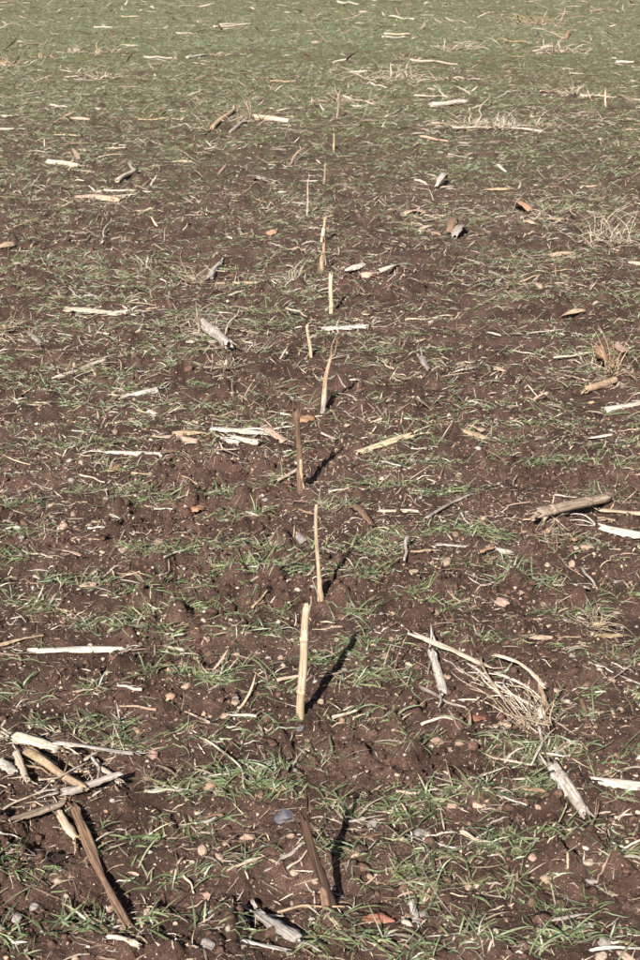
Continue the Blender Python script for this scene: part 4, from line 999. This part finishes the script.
def make_grass():
    S = seedlings(); parts = []
    S = S[np.argsort(S[:, 1])]
    d = S[:, 1]
    for lo, hi, K, bl, lw in ((0, 3.2, 5, (4, 8), 1.0), (3.2, 6.5, 3, (4, 6), 1.05), (6.5, 9, 2, (3, 5), 1.5), (9, 40, 1, (3, 4), 2.9)):
        s = S[(d >= lo) & (d < hi)]
        cnt = NR.integers(bl[0], bl[1] + 1, len(s)); n = cnt.sum(); s = np.repeat(s, cnt, 0)
        x = s[:, 0] + NR.normal(0, 0.006, n); y = s[:, 1] + NR.normal(0, 0.005, n)
        root = np.stack([x, y, height(x, y) - 0.004], 1)
        side = NR.random(n) < 0.72
        az = np.where(side, NR.choice([0.0, math.pi], n) + NR.normal(0, 0.55, n), NR.uniform(0, 6.283, n))
        L = NR.gamma(4.5, 0.0088, n).clip(0.012, 0.09); W = NR.uniform(0.0016, 0.0036, n) * lw
        flat = NR.random(n) < 0.62
        el0 = np.where(flat, NR.uniform(0.25, 0.9, n), NR.uniform(0.8, 1.45, n)); el1 = np.where(flat, NR.uniform(-0.7, 0.1, n), NR.uniform(-0.5, 0.8, n))
        L = L * (0.85 if 3 < hi < 10 else 1.0); shade = NR.uniform(0.65, 1.3, n)[:, None]
        t0 = GREENS[NR.integers(0, len(GREENS), n)] * shade
        t1 = np.where(NR.random(n)[:, None] < 0.4, TIPS[NR.integers(0, len(TIPS), n)], t0 * 1.1)
        dead = NR.random(n) < (0.22 if hi < 8 else 0.17)
        dc = STRAWS[NR.integers(0, len(STRAWS), n)] * NR.uniform(0.6, 1.0, n)[:, None]
        t0 = np.where(dead[:, None], dc, t0); t1 = np.where(dead[:, None], dc, t1)
        v, q, t = ribbons(root, az, L, W, el0, el1, K, t0, t1, flop=NR.normal(0, 0.6, n) if hi < 5 else NR.choice([-1, 1], n) * NR.uniform(0.5, 1.4, n), curl=NR.normal(0, 0.5, n), tri=(K == 1))
        parts.append((v, q, t))
    o = join('grass', parts, tint_material('grass_blade', 0.42, 0.25, 0.3, 0.5), True, 'short green cereal seedlings growing in rows across the soil', 'grass')

def field_points(n, y0, y1, power=1.0, wide=1.0):
    """points spread evenly over what the camera looks at and a step to each side of it"""
    y = (y0 ** (2 / power) + (y1 ** (2 / power) - y0 ** (2 / power)) * NR.random(n)) ** (power / 2)
    x = (NR.random(n) * 2 - 1) * (0.30 + 0.30 * y) * wide
    return x, y

def side_points(n, y0, y1):
    """the same field a step to either side of the view"""
    y = y0 + (y1 - y0) * NR.random(n); return NR.choice([-1, 1], n) * (0.28 + 0.30 * y + 0.75 * NR.random(n)), y

def make_litter():
    parts = []
    for n, y0, y1, Lm, Wm, K in ((15000, 1.0, 3.4, 0.011, 0.0019, 2), (3600, 1.0, 3.4, 0.030, 0.0024, 4), (17000, 3.4, 7, 0.022, 0.0030, 2), (7000, 3.4, 7, 0.05, 0.0042, 4), (30000, 7, 14, 0.035, 0.0062, 1), (5500, 7, 14, 0.09, 0.010, 3), (22000, 14, 34, 0.06, 0.014, 1), (4500, 14, 34, 0.14, 0.024, 2), (9000, 1.0, 3.4, 0.007, 0.0038, 1), (7000, 3.4, 7, 0.010, 0.006, 1), (4000, 7, 14, 0.025, 0.012, 1)):
        x, y = field_points(n, y0, y1)
        if y1 < 15: sx, sy = side_points(int(n * 0.3), y0, y1); x = np.concatenate([x, sx]); y = np.concatenate([y, sy]); n = len(x)
        clump = smooth(-0.5, 0.6, vnoise(x * 5, y * 4, 51) + 0.5 * vnoise(x * 15, y * 12, 52))
        k = NR.random(n) < 0.25 + 0.75 * clump; x, y = x[k], y[k]; n = len(x)
        az = np.where(NR.random(n) < 0.55, NR.choice([0.0, math.pi], n) + NR.normal(0, 0.5, n), NR.uniform(0, 6.283, n))
        L = (Lm * NR.lognormal(0, 0.55, n)).clip(0.003, Lm * 3.2); W = Wm * NR.lognormal(0, 0.4, n)
        el0 = NR.normal(0.1, 0.25, n); el1 = el0 + NR.normal(-0.2, 0.3, n)
        root = np.stack([x, y, height(x, y) + 0.0015], 1)
        c = STRAWS[NR.integers(0, len(STRAWS), n)] * NR.uniform(0.55, 1.1, n)[:, None]
        parts.append(ribbons(root, az, L, W, el0, el1, K, c, c, flop=NR.normal(0, 0.35, n), curl=NR.normal(0, 0.5, n)))
    xs, ys = [], []                                   # shreds gathered round the larger pieces
    for (px, py, ln, n) in PLACED:
        n = int(n * (1.2 if py < 3.2 else 3.0 if py < 8 else 5.0)); xs.append(px + NR.normal(0, 0.35 * ln + 0.02, n)); ys.append(py + NR.normal(0, 0.22 * ln + 0.025, n))
    x = np.concatenate(xs); y = np.concatenate(ys); n = len(x); f = np.clip(y / 3.0, 0.8, 5)
    az = np.where(NR.random(n) < 0.6, NR.choice([0.0, math.pi], n) + NR.normal(0, 0.5, n), NR.uniform(0, 6.283, n))
    c = STRAWS[NR.integers(0, len(STRAWS), n)] * NR.uniform(0.6, 1.1, n)[:, None]; e0 = NR.normal(0.2, 0.35, n)
    parts.append(ribbons(np.stack([x, y, height(x, y) + 0.002], 1), az, 0.022 * f ** 0.7 * NR.lognormal(0, 0.5, n), 0.0018 * f * NR.lognormal(0, 0.4, n), e0, e0 - NR.uniform(0, 0.7, n), 4, c, c, flop=NR.normal(0, 0.5, n), curl=NR.normal(0, 0.8, n)))
    join('straw_litter', parts, tint_material('straw_litter', 0.7, 0.1, 0.35), False, 'fine broken straw and leaf bits strewn over the soil', 'litter')

OCT_V = np.array([(1, 0, 0), (-1, 0, 0), (0, 1, 0), (0, -1, 0), (0, 0, 1), (0, 0, -1)], float)
OCT_F = np.array([(0, 2, 4), (2, 1, 4), (1, 3, 4), (3, 0, 4), (2, 0, 5), (1, 2, 5), (3, 1, 5), (0, 3, 5)])
IC1 = ico(1)
TET = (np.array([(1, 0, -.4), (-.6, .8, -.4), (-.6, -.8, -.4), (0, 0, .9)]), np.array([(0, 1, 3), (1, 2, 3), (2, 0, 3), (0, 2, 1)]))
def lumps(x, y, r, tint, src, sink=0.33, flat=0.7):
    v0, f0 = src; n = len(x); nv = len(v0)
    v = np.repeat(v0[None], n, 0) * NR.uniform(0.55, 1.4, (n, nv, 1))
    a = NR.uniform(0, 6.283, n); b = NR.normal(0, 0.6, n)
    s = np.stack([NR.uniform(0.75, 1.35, n), NR.uniform(0.7, 1.1, n), NR.uniform(flat * 0.7, flat * 1.1, n)], 1)
    v = v * s[:, None, :]
    cb, sb = np.cos(b)[:, None], np.sin(b)[:, None]; y1 = v[:, :, 1] * cb - v[:, :, 2] * sb; z1 = v[:, :, 1] * sb + v[:, :, 2] * cb
    ca, sa = np.cos(a)[:, None], np.sin(a)[:, None]; x2 = v[:, :, 0] * ca - y1 * sa; y2 = v[:, :, 0] * sa + y1 * ca
    v = np.stack([x2, y2, z1], 2) * r[:, None, None]
    v = v + np.stack([x, y, height(x, y) + r * (flat - sink * 2)], 1)[:, None, :]
    F = (np.arange(n) * nv)[:, None, None] + np.asarray(f0)[None]
    return v.reshape(-1, 3), F.reshape(-1, 3), np.repeat(tint, nv, 0)

def make_crumbs():
    parts = []
    ic = (IC1[0], np.array(IC1[1]))
    for n, y0, y1, rm, src in ((20000, 0.95, 2.9, 0.0028, (OCT_V, OCT_F)), (13000, 0.95, 3.4, 0.0050, ic), (600, 0.95, 4.5, 0.007, ic), (14000, 2.9, 5.5, 0.0042, (OCT_V, OCT_F)), (700, 4.5, 9, 0.009, ic)):
        x, y = field_points(n, y0, y1); sx, sy = side_points(int(n * 0.22), y0, y1); x = np.concatenate([x, sx]); y = np.concatenate([y, sy]); n = len(x)
        k = NR.random(n) < 0.2 + 0.8 * smooth(-0.4, 0.5, vnoise(x * 3.4, y * 3.4, 4) + 0.4 * vnoise(x * 9, y * 9, 5)); x, y = x[k], y[k]; n = len(x)
        r = (rm * NR.lognormal(0, 0.35, n)).clip(0.0008, rm * 2.4)
        c = np.array((0.082, 0.045, 0.0315)) * NR.uniform(0.5, 1.7, n)[:, None]
        parts.append(lumps(x, y, r, c, src))
    join('soil_crumbs', parts, tint_material('soil_crumb', 0.95, 0, 0.5, 0.15), False, 'loose crumbs and small clods of dark brown soil', 'crumbs')
    parts = []
    GR = np.array([(0.44, 0.34, 0.24), (0.50, 0.40, 0.29), (0.36, 0.25, 0.18), (0.30, 0.26, 0.22), (0.40, 0.24, 0.15), (0.26, 0.17, 0.115)])
    for n, y0, y1, rm in ((15000, 0.95, 3.0, 0.0017), (4000, 0.95, 3.4, 0.0030), (700, 0.95, 3.6, 0.0052), (26000, 3.0, 7.5, 0.0036), (8000, 7.5, 13, 0.0055)):
        x, y = field_points(n, y0, y1); sx, sy = side_points(int(n * 0.25), y0, y1); x = np.concatenate([x, sx]); y = np.concatenate([y, sy]); n = len(x)
        r = (rm * NR.lognormal(0, 0.4, n)).clip(0.0006, rm * 2.2)
        c = GR[NR.integers(0, len(GR), n)] * NR.uniform(0.6, 1.1, n)[:, None]
        parts.append(lumps(x, y, r, c, TET if y0 > 2.5 or rm < 0.0025 else ic, 0.3, 0.6))
    join('grit', parts, tint_material('grit', 0.85, 0, 0.3, 0.25), False, 'fine pale grit and pebble grains in the soil', 'grit')
make_grass(); make_litter(); make_crumbs()
